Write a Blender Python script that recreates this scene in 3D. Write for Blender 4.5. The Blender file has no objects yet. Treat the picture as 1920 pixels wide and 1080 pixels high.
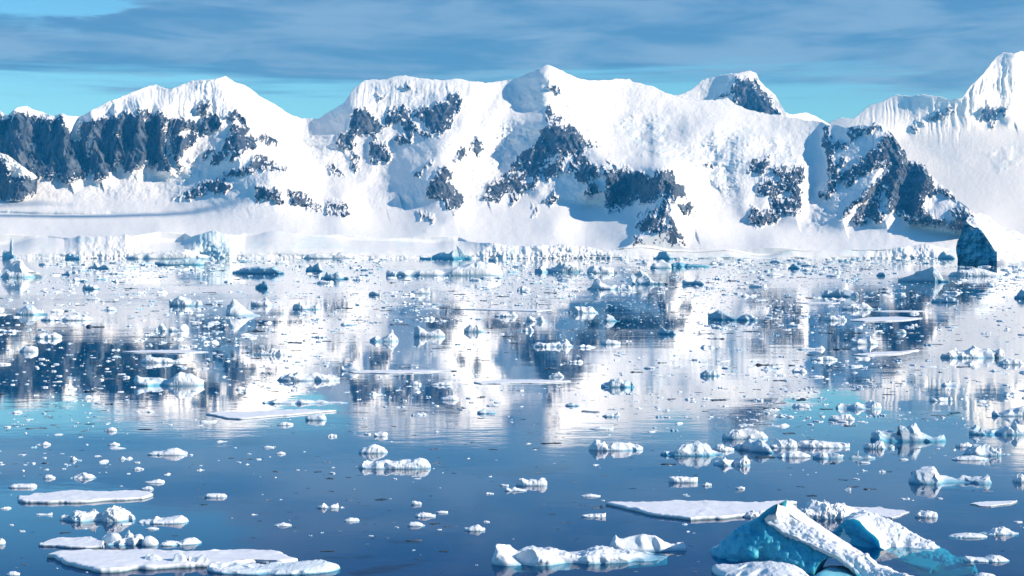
import bpy, bmesh, math, random
import numpy as np

# ------------------------------------------------------------------ camera, sky, sun, exposure
S = bpy.context.scene
F = 2637.0            # focal length in pixels of a 1920 px wide frame
HC = 18.0             # camera height above the sea, metres (ship's deck)
HOR = 473.0           # row of the horizon
cam_d = bpy.data.cameras.new("camera")
cam = bpy.data.objects.new("camera", cam_d)
S.collection.objects.link(cam)
cam.location = (0, 0, HC)
cam.rotation_euler = (math.radians(90), 0, 0)
cam_d.sensor_width = 36.0
cam_d.lens = 36.0 * F / 1920.0
cam_d.shift_y = -(540.0 - HOR) / 1920.0
cam_d.clip_start = 0.5
cam_d.clip_end = 80000.0
S.camera = cam

SUN_AZ, SUN_EL = math.radians(108), math.radians(25)     # azimuth from the view axis towards the right
S.view_settings.view_transform = 'Standard'
S.view_settings.look = 'None'
S.view_settings.exposure = 0.28
S.view_settings.gamma = 1.0
S.cycles.max_bounces = 6
S.cycles.diffuse_bounces = 1
S.cycles.glossy_bounces = 3
S.cycles.transparent_max_bounces = 6
S.cycles.caustics_reflective = False
S.cycles.caustics_refractive = False

sun_d = bpy.data.lights.new("sun", 'SUN')
sun_d.energy = 4.8
sun_d.angle = math.radians(0.5)
sun_d.color = (1.0, 0.965, 0.95)
sun = bpy.data.objects.new("sun", sun_d)
S.collection.objects.link(sun)
sun.location = (200, -50, 200)
sun.rotation_euler = (math.radians(90) - SUN_EL, 0, math.pi - SUN_AZ)


def N(nt, typ, **kw):
    n = nt.nodes.new(typ)
    for k, v in kw.items():
        setattr(n, k, v)
    return n


def math_node(nt, op, a, b=None, c=None, clamp=False):
    n = nt.nodes.new('ShaderNodeMath')
    n.operation = op
    n.use_clamp = clamp
    for i, v in enumerate((a, b, c)):
        if v is None:
            continue
        if isinstance(v, (int, float)):
            n.inputs[i].default_value = v
        else:
            nt.links.new(v, n.inputs[i])
    return n.outputs[0]


def mix_col(nt, fac, a, b, blend='MIX'):
    n = nt.nodes.new('ShaderNodeMix')
    n.data_type = 'RGBA'
    n.blend_type = blend
    for idx, v in ((0, fac), (6, a), (7, b)):
        if isinstance(v, (int, float)):
            n.inputs[idx].default_value = v
        elif isinstance(v, tuple):
            n.inputs[idx].default_value = (*v, 1.0)
        else:
            nt.links.new(v, n.inputs[idx])
    return n.outputs[2]


def sstep(nt, v, lo, hi):
    n = nt.nodes.new('ShaderNodeMapRange')
    n.interpolation_type = 'SMOOTHSTEP'
    nt.links.new(v, n.inputs[0])
    n.inputs[1].default_value = lo
    n.inputs[2].default_value = hi
    return n.outputs[0]


def noise_tex(nt, vec, scale, detail=4.0, rough=0.55, dist=0.0):
    n = nt.nodes.new('ShaderNodeTexNoise')
    n.inputs['Scale'].default_value = scale
    n.inputs['Detail'].default_value = detail
    n.inputs['Roughness'].default_value = rough
    n.inputs['Distortion'].default_value = dist
    if vec is not None:
        nt.links.new(vec, n.inputs['Vector'])
    return n.outputs[0]


def build_world():
    w = bpy.data.worlds.new("World")
    S.world = w
    w.use_nodes = True
    nt = w.node_tree
    nt.nodes.clear()
    out = N(nt, 'ShaderNodeOutputWorld')
    bg = N(nt, 'ShaderNodeBackground')
    bg.inputs['Strength'].default_value = 0.1
    nt.links.new(bg.outputs[0], out.inputs[0])
    sky = N(nt, 'ShaderNodeTexSky')
    sky.sky_type = 'NISHITA'
    sky.sun_disc = False
    sky.sun_elevation = SUN_EL
    sky.sun_rotation = SUN_AZ
    sky.altitude = 800
    sky.air_density = 1.0
    sky.dust_density = 0.0
    sky.ozone_density = 3.0
    tc = N(nt, 'ShaderNodeTexCoord')
    d = tc.outputs['Generated']
    sep = N(nt, 'ShaderNodeSeparateXYZ')
    nt.links.new(d, sep.inputs[0])
    x, y, z = sep.outputs
    hor = math_node(nt, 'SQRT', math_node(nt, 'ADD', math_node(nt, 'MULTIPLY', x, x), math_node(nt, 'MULTIPLY', y, y)))
    te = math_node(nt, 'DIVIDE', z, math_node(nt, 'MAXIMUM', hor, 0.001))      # tangent of the elevation
    vm = N(nt, 'ShaderNodeMapping')
    vm.inputs['Scale'].default_value = (1.0, 1.0, 6.0)
    nt.links.new(d, vm.inputs[0])
    n_big = noise_tex(nt, vm.outputs[0], 3.2, 5, 0.55, 0.3)
    n_mid = noise_tex(nt, vm.outputs[0], 9.0, 6, 0.6, 0.4)
    vm2 = N(nt, 'ShaderNodeMapping')
    vm2.inputs['Scale'].default_value = (1.0, 1.0, 26.0)
    nt.links.new(d, vm2.inputs[0])
    n_wisp = noise_tex(nt, vm2.outputs[0], 5.0, 5, 0.6, 0.2)
    # the lower edge of the cloud sheet, with wisps hanging below it
    e = math_node(nt, 'ADD', te, math_node(nt, 'MULTIPLY', math_node(nt, 'SUBTRACT', n_wisp, 0.5), 0.07))
    e = math_node(nt, 'ADD', e, math_node(nt, 'MULTIPLY', math_node(nt, 'SUBTRACT', n_big, 0.5), 0.03))
    e = math_node(nt, 'ADD', e, math_node(nt, 'MULTIPLY', sstep(nt, x, 0.2, 0.33), 0.014))
    low = sstep(nt, e, 0.109, 0.131)
    # a clear gap high on the left
    g = math_node(nt, 'ADD', math_node(nt, 'MULTIPLY', x, -1.0), math_node(nt, 'MULTIPLY', math_node(nt, 'SUBTRACT', te, 0.16), 1.3))
    g = math_node(nt, 'ADD', g, math_node(nt, 'MULTIPLY', math_node(nt, 'SUBTRACT', n_mid, 0.5), 0.3))
    gap = math_node(nt, 'MULTIPLY', sstep(nt, g, 0.255, 0.29), sstep(nt, math_node(nt, 'ADD', te, math_node(nt, 'MULTIPLY', math_node(nt, 'SUBTRACT', n_mid, 0.5), 0.05)), 0.148, 0.162))
    gap = math_node(nt, 'MULTIPLY', gap, 0.95)
    high = math_node(nt, 'SUBTRACT', 1.0, sstep(nt, te, 0.3, 0.7))
    high = math_node(nt, 'MAXIMUM', high, math_node(nt, 'MULTIPLY', sstep(nt, n_big, 0.5, 0.65), 0.5))
    mask = math_node(nt, 'MULTIPLY', math_node(nt, 'MULTIPLY', low, math_node(nt, 'SUBTRACT', 1.0, gap)), high)
    cl = mix_col(nt, sstep(nt, n_mid, 0.36, 0.66), (0.8, 2.1, 4.4), (1.75, 3.2, 5.6))
    cl = mix_col(nt, math_node(nt, 'MULTIPLY', sstep(nt, n_wisp, 0.5, 0.85), 0.35), cl, (1.9, 3.2, 5.6))
    clear = mix_col(nt, 1.0, sky.outputs[0], SKY_TINT, 'MULTIPLY')
    nt.links.new(mix_col(nt, mask, clear, cl), bg.inputs[0])


SKY_TINT = (0.63, 1.14, 1.42)
build_world()

# ------------------------------------------------------------------ numeric helpers


def _hash(ix, iy, iz):
    h = (ix * np.int64(374761393) + iy * np.int64(668265263) + iz * np.int64(1440662683)) & np.int64(0xFFFFFFFF)
    h = ((h ^ (h >> 13)) * np.int64(1274126177)) & np.int64(0xFFFFFFFF)
    h = h ^ (h >> 16)
    return h.astype(np.float64) / 2147483648.0 - 1.0


def vnoise(x, y, z=0.0):
    x = np.asarray(x, float); y = np.asarray(y, float); z = np.asarray(z, float)
    x, y, z = np.broadcast_arrays(x, y, z)
    ix, iy, iz = np.floor(x), np.floor(y), np.floor(z)
    fx, fy, fz = x - ix, y - iy, z - iz
    ix, iy, iz = ix.astype(np.int64), iy.astype(np.int64), iz.astype(np.int64)
    fx, fy, fz = (f * f * f * (f * (f * 6 - 15) + 10) for f in (fx, fy, fz))
    r = 0
    for dx in (0, 1):
        wx = fx if dx else 1 - fx
        for dy in (0, 1):
            wy = fy if dy else 1 - fy
            for dz in (0, 1):
                wz = fz if dz else 1 - fz
                r = r + wx * wy * wz * _hash(ix + dx, iy + dy, iz + dz)
    return r


def fbm(x, y, z=0.0, o=4, gain=0.5):
    x, y = np.asarray(x, float), np.asarray(y, float)
    z = np.asarray(z, float)
    a, s, t = 1.0, 0.0, 0.0
    for i in range(o):
        s = s + a * vnoise(x, y, z + 17.3 * i)
        t += a
        a *= gain
        x, y, z = x * 2.03 + 5.1, y * 2.03 + 1.7, z * 2.03
    return s / t * 1.6


def ridged(x, y, z=0.0, o=4, gain=0.5):
    x, y = np.asarray(x, float), np.asarray(y, float)
    a, s, t = 1.0, 0.0, 0.0
    for i in range(o):
        s = s + a * (1 - np.abs(vnoise(x, y, z + 31.7 * i)) * 1.7)
        t += a
        a *= gain
        x, y = x * 2.07 + 3.3, y * 2.07 + 8.1
        z = np.asarray(z) * 2.07
    return s / t


def smooth(a, lo, hi):
    t = np.clip((a - lo) / (hi - lo), 0, 1)
    return t * t * (3 - 2 * t)


def cellular(p, seed, n):
    """distance to the nearest of n feature points spread through the box of p (0..1): scalloped melt hollows"""
    rs = np.random.RandomState(seed)
    q = rs.rand(n, 3)
    best = np.full(len(p), 9.0)
    for k in range(n):
        best = np.minimum(best, ((p - q[k]) ** 2).sum(1))
    return np.sqrt(best)


def poly_sd(u, v, poly):
    """signed pixel distance to a polygon, positive inside"""
    P = np.asarray(poly, float)
    d2 = np.full(u.shape, 1e9)
    ins = np.zeros(u.shape, bool)
    for (x0, y0), (x1, y1) in zip(P, np.roll(P, -1, 0)):
        ex, ey = x1 - x0, y1 - y0
        L = ex * ex + ey * ey + 1e-9
        t = np.clip(((u - x0) * ex + (v - y0) * ey) / L, 0, 1)
        d2 = np.minimum(d2, (u - x0 - t * ex) ** 2 + (v - y0 - t * ey) ** 2)
        c = (y0 > v) != (y1 > v)
        ins ^= c & (u < ex * (v - y0) / (ey if abs(ey) > 1e-9 else 1e-9) + x0)
    return np.where(ins, 1, -1) * np.sqrt(d2)


def line_d(u, v, line):
    """nearest distance to a polyline, and the sideways offset (positive = to its right)"""
    P = np.asarray(line, float)
    best = np.full(u.shape, 1e9)
    off = np.zeros(u.shape)
    for (x0, y0), (x1, y1) in zip(P[:-1], P[1:]):
        ex, ey = x1 - x0, y1 - y0
        L = ex * ex + ey * ey + 1e-9
        t = np.clip(((u - x0) * ex + (v - y0) * ey) / L, 0, 1)
        px, py = x0 + t * ex, y0 + t * ey
        d = np.hypot(u - px, v - py)
        m = d < best
        best = np.where(m, d, best)
        off = np.where(m, u - px + 0.3 * (py - v), off)
    return best, off


def tps(ctrl):
    C = np.asarray(ctrl, float)
    X = C[:, :2] / 100.0
    n = len(X)

    def K(a, b):
        r2 = ((a[:, None, :] - b[None, :, :]) ** 2).sum(2)
        return 0.5 * r2 * np.log(r2 + 1e-12)
    A = np.zeros((n + 3, n + 3))
    A[:n, :n] = K(X, X) + np.eye(n) * 0.02
    A[:n, n] = 1
    A[:n, n + 1:] = X
    A[n:, :n] = A[:n, n:].T
    w = np.linalg.solve(A, np.r_[C[:, 2], 0, 0, 0])

    def ev(u, v):
        Q = np.c_[u.ravel(), v.ravel()] / 100.0
        r = np.empty(len(Q))
        for i in range(0, len(Q), 40000):
            q = Q[i:i + 40000]
            r[i:i + 40000] = K(q, X) @ w[:n] + w[n] + q @ w[n + 1:]
        return r.reshape(u.shape)
    return ev


def mesh_from(name, verts, faces, mats=(), attrs=None, smooth_shade=True):
    """faces: (n,4) or (n,3) int array"""
    me = bpy.data.meshes.new(name)
    verts = np.asarray(verts, np.float32)
    faces = np.asarray(faces, np.int32)
    k = faces.shape[1]
    me.vertices.add(len(verts))
    me.vertices.foreach_set("co", verts.ravel())
    me.loops.add(faces.size)
    me.loops.foreach_set("vertex_index", faces.ravel())
    me.polygons.add(len(faces))
    me.polygons.foreach_set("loop_start", np.arange(0, faces.size, k, dtype=np.int32))
    me.polygons.foreach_set("loop_total", np.full(len(faces), k, np.int32))
    me.polygons.foreach_set("use_smooth", np.full(len(faces), smooth_shade, bool))
    me.update(calc_edges=True)
    for an, av in (attrs or {}).items():
        a = me.attributes.new(an, 'FLOAT', 'POINT')
        a.data.foreach_set("value", np.asarray(av, np.float32).ravel())
    for m in mats:
        me.materials.append(m)
    return me


def link(name, me, loc=(0, 0, 0), parent=None, **props):
    o = bpy.data.objects.new(name, me)
    S.collection.objects.link(o)
    o.location = loc
    if parent is not None:
        o.parent = parent
    for k, v in props.items():
        if v:
            o[k] = v
    return o


def grid_faces(nr, nc, base=0):
    i = np.arange(nr - 1)[:, None] * nc + np.arange(nc - 1)[None, :] + base
    i = i.ravel()
    return np.c_[i, i + 1, i + nc + 1, i + nc]


# ------------------------------------------------------------------ materials


def new_mat(name):
    m = bpy.data.materials.new(name)
    m.use_nodes = True
    nt = m.node_tree
    return m, nt, nt.nodes['Principled BSDF'], nt.nodes['Material Output']


def attr(nt, name):
    a = N(nt, 'ShaderNodeAttribute')
    a.attribute_name = name
    return a.outputs['Fac']


def mat_ice(name="glacier_ice", k=1.0, mott=0.5, bump=0.06, deep=(0.03, 0.25, 0.42), pale=(0.16, 0.52, 0.66), sss=0.0):
    m, nt, b, out = new_mat(name)
    tc = N(nt, 'ShaderNodeTexCoord').outputs['Object']
    ice = attr(nt, "ice")
    n1 = noise_tex(nt, tc, 0.9 * k, 5, 0.6)
    n2 = noise_tex(nt, tc, 6.0 * k, 4, 0.6)
    snow = mix_col(nt, n2, (0.78, 0.82, 0.86), (0.92, 0.93, 0.93))
    blue = mix_col(nt, sstep(nt, n1, 0.3, 0.7), deep, pale)
    f = math_node(nt, 'ADD', ice, math_node(nt, 'MULTIPLY', math_node(nt, 'SUBTRACT', n1, 0.5), mott))
    col = mix_col(nt, sstep(nt, f, 0.05, 0.95), snow, blue)
    nt.links.new(col, b.inputs['Base Color'])
    b.inputs['Roughness'].default_value = 0.5
    if sss:
        b.inputs['Subsurface Weight'].default_value = sss
        b.inputs['Subsurface Radius'].default_value = (0.25, 1.0, 1.4)
        b.inputs['Subsurface Scale'].default_value = 1.2
    b.inputs['Specular IOR Level'].default_value = 0.3
    bp = N(nt, 'ShaderNodeBump')
    bp.inputs['Strength'].default_value = 0.6 if not sss else 0.3
    bp.inputs['Distance'].default_value = bump
    n3 = noise_tex(nt, tc, 3.0 * k, 6, 0.65)
    nt.links.new(n3, bp.inputs['Height'])
    nt.links.new(bp.outputs[0], b.inputs['Normal'])
    return m


def mat_floe():
    m, nt, b, out = new_mat("floe_snow")
    tc = N(nt, 'ShaderNodeTexCoord').outputs['Object']
    ice = attr(nt, "ice")
    n1 = noise_tex(nt, tc, 0.35, 5, 0.6)
    snow = mix_col(nt, n1, (0.80, 0.82, 0.86), (0.90, 0.90, 0.92))
    n4 = noise_tex(nt, tc, 0.9, 6, 0.7, .4)
    snow = mix_col(nt, math_node(nt, 'MULTIPLY', sstep(nt, n4, 0.55, 0.75), .55), snow, (0.55, 0.64, 0.72))
    col = mix_col(nt, ice, snow, (0.12, 0.30, 0.34))
    nt.links.new(col, b.inputs['Base Color'])
    b.inputs['Roughness'].default_value = 0.7
    b.inputs['Specular IOR Level'].default_value = 0.2
    bp = N(nt, 'ShaderNodeBump')
    bp.inputs['Strength'].default_value = 0.6
    bp.inputs['Distance'].default_value = 0.06
    nt.links.new(noise_tex(nt, tc, 2.5, 6, 0.65), bp.inputs['Height'])
    nt.links.new(bp.outputs[0], b.inputs['Normal'])
    return m


def mat_dark_ice():
    m, nt, b, out = new_mat("clear_wet_ice")
    tc = N(nt, 'ShaderNodeTexCoord').outputs['Object']
    n1 = noise_tex(nt, tc, 0.4, 3, 0.6)
    nt.links.new(mix_col(nt, sstep(nt, n1, 0.45, 0.65), (0.012, 0.025, 0.04), (0.22, 0.27, 0.32)), b.inputs['Base Color'])
    b.inputs['Roughness'].default_value = 0.35
    return m


def mat_mountain():
    m, nt, b, out = new_mat("snow_and_rock")
    geo = N(nt, 'ShaderNodeNewGeometry').outputs['Position']
    rock = attr(nt, "rock")
    crev = attr(nt, "crevasse")
    n1 = noise_tex(nt, geo, 0.012, 6, 0.65)
    n2 = noise_tex(nt, geo, 0.06, 5, 0.7)
    mp = N(nt, 'ShaderNodeMapping')
    mp.inputs['Scale'].default_value = (1.0, 0.6, 0.22)
    mp.inputs['Rotation'].default_value = (0, math.radians(18), 0)
    nt.links.new(geo, mp.inputs[0])
    n3 = noise_tex(nt, mp.outputs[0], 0.035, 6, 0.7)
    rc = mix_col(nt, sstep(nt, n3, 0.36, 0.66), (0.016, 0.032, 0.055), (0.16, 0.20, 0.26))
    rc = mix_col(nt, math_node(nt, 'MULTIPLY', sstep(nt, n1, 0.5, 0.7), 0.6), rc, (0.115, 0.12, 0.13))
    snow = mix_col(nt, n2, (0.82, 0.845, 0.88), (0.90, 0.905, 0.92))
    snow = mix_col(nt, math_node(nt, 'MULTIPLY', crev, 0.6), snow, (0.52, 0.78, 0.86))
    f = math_node(nt, 'ADD', rock, math_node(nt, 'MULTIPLY', math_node(nt, 'SUBTRACT', n2, 0.5), 0.6))
    f = sstep(nt, f, 0.38, 0.62)
    nt.links.new(mix_col(nt, f, snow, rc), b.inputs['Base Color'])
    b.inputs['Roughness'].default_value = 0.8
    b.inputs['Specular IOR Level'].default_value = 0.1
    bp = N(nt, 'ShaderNodeBump')
    bp.inputs['Distance'].default_value = 26.0
    nt.links.new(math_node(nt, 'MULTIPLY_ADD', f, 0.75, 0.12), bp.inputs['Strength'])
    nt.links.new(noise_tex(nt, mp.outputs[0], 0.04, 6, 0.7), bp.inputs['Height'])
    nt.links.new(bp.outputs[0], b.inputs['Normal'])
    return m


def mat_water():
    m, nt, b, out = new_mat("calm_sea")
    nt.nodes.remove(b)
    geo = N(nt, 'ShaderNodeNewGeometry').outputs['Position']
    mp = N(nt, 'ShaderNodeMapping')
    mp.inputs['Scale'].default_value = (0.55, 1.0, 1.0)
    nt.links.new(geo, mp.inputs[0])
    w1 = noise_tex(nt, mp.outputs[0], 0.9, 3, 0.5)
    w2 = noise_tex(nt, mp.outputs[0], 0.12, 3, 0.5)
    h = math_node(nt, 'ADD', math_node(nt, 'MULTIPLY', w1, 0.004), math_node(nt, 'MULTIPLY', w2, 0.015))
    # patches of breeze roughen the surface
    mp2 = N(nt, 'ShaderNodeMapping')
    mp2.inputs['Scale'].default_value = (0.35, 1.0, 1.0)
    nt.links.new(geo, mp2.inputs[0])
    br = sstep(nt, noise_tex(nt, mp2.outputs[0], 0.012, 4, 0.6), 0.42, 0.7)
    bp = N(nt, 'ShaderNodeBump')
    bp.inputs['Strength'].default_value = 1.0
    bp.inputs['Distance'].default_value = 1.0
    nt.links.new(math_node(nt, 'MULTIPLY', h, math_node(nt, 'MULTIPLY_ADD', br, 2.2, 0.5)), bp.inputs['Height'])
    gl = N(nt, 'ShaderNodeBsdfGlossy')
    gl.inputs['Color'].default_value = (1, 1, 1, 1)
    nt.links.new(math_node(nt, 'MULTIPLY_ADD', br, 0.06, 0.016), gl.inputs['Roughness'])
    nt.links.new(bp.outputs[0], gl.inputs['Normal'])
    tr = N(nt, 'ShaderNodeBsdfTransparent')
    tr.inputs['Color'].default_value = (0.10, 0.58, 0.70, 1)
    g2 = N(nt, 'ShaderNodeNewGeometry')
    dt = N(nt, 'ShaderNodeVectorMath', operation='DOT_PRODUCT')
    nt.links.new(g2.outputs['Incoming'], dt.inputs[0])
    dt.inputs[1].default_value = (0, 0, 1)
    rf = math_node(nt, 'MAXIMUM', math_node(nt, 'MULTIPLY_ADD', math_node(nt, 'ABSOLUTE', dt.outputs['Value']), -5.3, 1.37), 0.08)
    rf = math_node(nt, 'MINIMUM', rf, 0.94)
    mx = N(nt, 'ShaderNodeMixShader')
    nt.links.new(rf, mx.inputs[0])
    nt.links.new(tr.outputs[0], mx.inputs[1])
    nt.links.new(gl.outputs[0], mx.inputs[2])
    nt.links.new(mx.outputs[0], out.inputs[0])
    return m


def mat_deep():
    m, nt, b, out = new_mat("deep_water")
    b.inputs['Base Color'].default_value = (0.002, 0.13, 0.32, 1)
    b.inputs['Roughness'].default_value = 1.0
    b.inputs['Specular IOR Level'].default_value = 0.0
    return m


def mat_haze():
    m, nt, b, out = new_mat("clear_cold_air")
    nt.nodes.remove(b)
    pv = N(nt, 'ShaderNodeVolumePrincipled')
    pv.inputs['Color'].default_value = (0.02, 0.40, 1.0, 1)
    pv.inputs['Absorption Color'].default_value = (1, 1, 1, 1)
    pv.inputs['Density'].default_value = 5.4e-5
    pv.inputs['Anisotropy'].default_value = 0.0
    nt.links.new(pv.outputs[0], out.inputs['Volume'])
    return m


BIGICE, WALLICE = mat_ice('old_blue_ice', .06, .3, 1.2, (.05, .36, .56), (.20, .56, .72)), mat_ice('clean_blue_ice', .3, .2, .03, (.03, .36, .54), (.13, .56, .70), .5)
ICE, FLOE, DARK, MOUNT, WATER, DEEP = mat_ice(), mat_floe(), mat_dark_ice(), mat_mountain(), mat_water(), mat_deep()

# ------------------------------------------------------------------ water


def sheet(name, z, x0, x1, y0, y1, mat):
    me = mesh_from(name, [(x0, y0, z), (x1, y0, z), (x1, y1, z), (x0, y1, z)], [[0, 1, 2, 3]], [mat], smooth_shade=False)
    return link(name, me, kind='structure')


def tag(o, label, cat):
    o['label'] = label
    o['category'] = cat
    return o


tag(sheet("sea", 0.0, -8800, 8800, -3300, 13200, WATER), "calm dark blue sea mirroring the snowy mountains between the ice", "sea")
tag(sheet("seabed", -45.0, -8800, 8800, -3300, 13200, DEEP), "deep blue bottom far under the calm clear sea", "seabed")

_hb = [(x, y, z) for z in (-48, 1520) for y in (-3500, 13500) for x in (-9000, 9000)]
_hm = mesh_from("haze", _hb, [[0, 2, 3, 1], [4, 5, 7, 6], [0, 1, 5, 4], [2, 6, 7, 3], [0, 4, 6, 2], [1, 3, 7, 5]], [mat_haze()], smooth_shade=False)
tag(link("haze", _hm, kind='stuff'), "clear cold air that tints the far cliffs faintly blue", "haze")

# ------------------------------------------------------------------ mountains
# Tracings are noted in the pixels of enlarged crops: crop -> (x offset, y offset, 1/scale)
CROPS = {'C1': (0, 80, 3.), 'C2': (560, 80, 3.), 'C3': (840, 180, 3.), 'C4': (1280, 80, 3.),
         'F1': (0, 720, 3.), 'F2': (640, 720, 3.), 'F3': (1280, 720, 3.),
         'M1': (0, 400, 3.), 'M2': (640, 400, 3.), 'M3': (1280, 400, 3.), 'P': (0, 0, 1.),
         'I1': (1310, 930, 6.), 'I2': (1540, 930, 6.), 'B1': (1760, 390, 9.)}


def cp(c, pts):
    x, y, s = CROPS[c]
    return [(x + a / s, y + b / s) for a, b in pts]


def flat(s):
    v = [float(t) for t in s.replace(',', ' ').split()]
    return list(zip(v[::2], v[1::2]))


ROCKS = [(c, flat(s)) for c, s in [
    ('C1', "-600 480 -300 430 0 410 40 440 95 385 180 405 290 432 340 412 365 450 400 540 450 545 445 470 455 440 490 440 560 430 610 400 660 405 700 385 760 400 800 372 860 400 915 385 938 420 930 480 940 620 965 690 955 735 890 725 880 680 820 690 740 725 700 715 665 660 640 700 605 765 545 775 505 715 495 770 440 770 370 785 315 738 300 755 240 760 0 770 -300 780 -600 760"),
    ('C1', "970 420 1050 428 1100 440 1130 500 1110 560 1060 580 1010 650 1020 722 970 640 958 500"),
    ('C1', "1100 380 1130 340 1170 308 1180 340 1160 390 1110 395"),
    ('C1', "1150 420 1210 400 1250 440 1240 480 1140 510 1130 460"),
    ('C1', "1270 420 1320 370 1370 400 1400 470 1390 520 1440 510 1450 590 1400 600 1330 640 1290 680 1310 620 1250 670 1180 690 1200 620 1140 660 1150 610 1240 600 1290 510 1300 460"),
    ('C1', "1440 520 1500 515 1560 545 1565 580 1500 560 1460 550"),
    ('C1', "1250 750 1300 710 1400 690 1430 640 1470 625 1540 650 1565 690 1630 690 1630 715 1500 720 1400 735 1320 750"),
    ('C1', "960 885 1010 850 1110 810 1130 785 1240 770 1310 785 1300 810 1250 850 1190 830 1080 885 1000 880"),
    ('C1', "1440 800 1490 805 1580 840 1600 900 1560 905 1530 870 1490 880 1450 900 1430 860"),
    ('C1', "1620 825 1710 840 1740 870 1790 900 1805 940 1750 945 1640 900"),
    ('C1', "1830 880 1880 880 1920 890 1950 910 1975 975 1880 970 1830 960"),
    ('C2', "300 370 340 365 380 370 430 420 480 460 500 370 560 370 600 340 640 400 700 350 740 360 780 330 830 320 850 290 880 280 915 300 915 370 880 420 860 480 800 530 780 500 740 520 700 530 650 500 640 560 580 570 530 530 480 480 490 560 520 650 500 675 420 680 395 630 400 560 415 520 320 520 310 600 260 605 205 575 230 520 280 490"),
    ('C2', "285 640 310 600 345 660 340 710 310 730 295 700"),
    ('C2', "150 670 190 680 260 735 240 750 190 740 170 710"),
    ('C2', "430 290 480 300 460 330"), ('C2', "580 230 630 225 640 255 600 260"),
    ('C2', "870 650 910 600 940 590 950 640 890 675"),
    ('C2', "950 600 1000 520 1035 550 1035 620 1000 640 980 590"),
    ('C2', "640 760 680 710 750 660 760 670 700 720 670 765"),
    ('C2', "710 860 740 780 790 700 830 690 860 730 850 790 870 820 920 860 930 900 900 940 870 965 845 940 800 880 740 870"),
    ('C2', "665 960 700 945 760 960 770 990 755 1015 720 990 675 985"),
    ('C2', "1040 870 1060 800 1180 720 1200 680 1290 590 1330 570 1370 490 1410 450 1450 440 1490 460 1540 465 1580 490 1600 540 1670 545 1705 580 1680 595 1620 585 1610 630 1650 680 1700 700 1690 750 1640 770 1690 800 1690 840 1650 860 1620 850 1620 780 1580 785 1540 760 1560 710 1500 760 1540 620 1490 660 1490 720 1400 775 1350 770 1330 810 1250 860 1240 880 1185 920 1190 840 1130 890 1075 895"),
    ('C2', "1380 380 1410 350 1450 400 1490 420 1500 440 1390 440"),
    ('C2', "1400 245 1440 250 1480 280 1410 270"), ('C2', "1520 400 1590 450 1545 430"),
    ('C2', "1350 900 1400 870 1440 840 1460 880 1420 905"), ('C2', "1310 980 1320 920 1345 930 1340 980"),
    ('C3', "870 390 890 355 950 380 1000 395 1040 420 1100 430 1150 460 1170 420 1190 405 1260 415 1290 480 1310 500 1335 510 1345 560 1390 670 1370 670 1330 670 1290 620 1250 570 1250 660 1290 740 1330 800 1340 840 1310 840 1290 800 1290 830 1240 830 1220 800 1180 830 1140 835 1165 800 1180 780 1090 770 1055 745 1065 720 1150 640 1220 570 1170 580 1070 610 1080 570 1000 630 960 650 900 670 885 620 900 560 890 500"),
    ('C3', "1060 670 1120 640 1110 660 1070 680"), ('C3', "1040 830 1050 790 1080 790 1110 830 1060 840"),
    ('C4', "370 710 380 650 490 625 490 690 440 740 400 730"),
    ('C4', "480 710 540 690 600 690 690 680 690 770 650 800 680 850 680 920 640 960 560 960 530 1010 450 1030 390 1020 365 970 390 920 440 940 500 940 490 860 420 850 420 800 460 760 490 780 580 790 540 740"),
    ('C4', "105 680 150 680 175 700 150 715 120 700"),
    ('C4', "780 560 790 480 820 470 850 550 930 560 930 590 870 600 830 640 870 660 920 640 920 680 900 720 960 680 1010 650 1060 590 1090 600 1100 560 1150 510 1180 500 1250 600 1265 655 1340 670 1370 690 1390 740 1430 800 1440 850 1380 870 1350 910 1380 960 1420 990 1470 1000 1440 1030 1300 1020 1200 960 1150 960 1140 900 1100 880 1130 950 1130 1000 1080 1010 1040 990 1000 1020 965 1010 990 940 1060 870 980 920 920 980 900 980 920 930 1000 860 1090 780 1130 730 1150 690 1090 700 1030 740 980 760 960 790 920 810 910 760 870 790 860 840 800 890 760 850 810 840 810 780 840 760 810 720 810 650"),
    ('C4', "920 480 1020 475 1030 490 980 530 940 570 930 520"), ('C4', "1020 510 1050 465 1080 443 1120 460 1130 480 1080 480 1030 520"),
    ('C4', "1440 800 1480 815 1530 860 1530 880 1480 860"),
    ('C4', "1510 950 1540 920 1610 920 1630 960 1680 1000 1700 1090 1620 1100 1550 1060 1480 1030 1530 1000"),
]]
HOLES = [(c, flat(s)) for c, s in [
    ('C1', "490 500 540 520 500 600 515 620 495 640"), ('C1', "800 425 840 425 835 440 810 438"), ('C1', "630 515 665 520 640 525"),
    ('C1', "1010 510 1045 485 1120 495 1050 520"), ('C1', "1310 440 1350 430 1370 470 1320 470"),
    ('C2', "430 560 480 480 560 420 600 500 540 540 500 560"), ('C2', "640 420 660 400 740 500 700 500"),
    ('C2', "1370 700 1470 625 1465 645 1390 705"), ('C2', "1280 775 1320 760 1330 775 1290 785"), ('C2', "1180 735 1270 685 1260 700 1190 745"),
    ('C3', "1280 590 1305 560 1345 600 1300 605"), ('C3', "1235 600 1250 600 1225 790 1205 800"), ('C3', "880 400 930 385 935 405 890 412"),
    ('C4', "1120 830 1145 830 1150 900 1130 890"), ('C4', "540 850 610 845 600 870 550 880"), ('C4', "1350 930 1480 920 1500 980 1420 970"),
    ('C4', "960 580 1040 560 1020 620 940 690")]]
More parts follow.
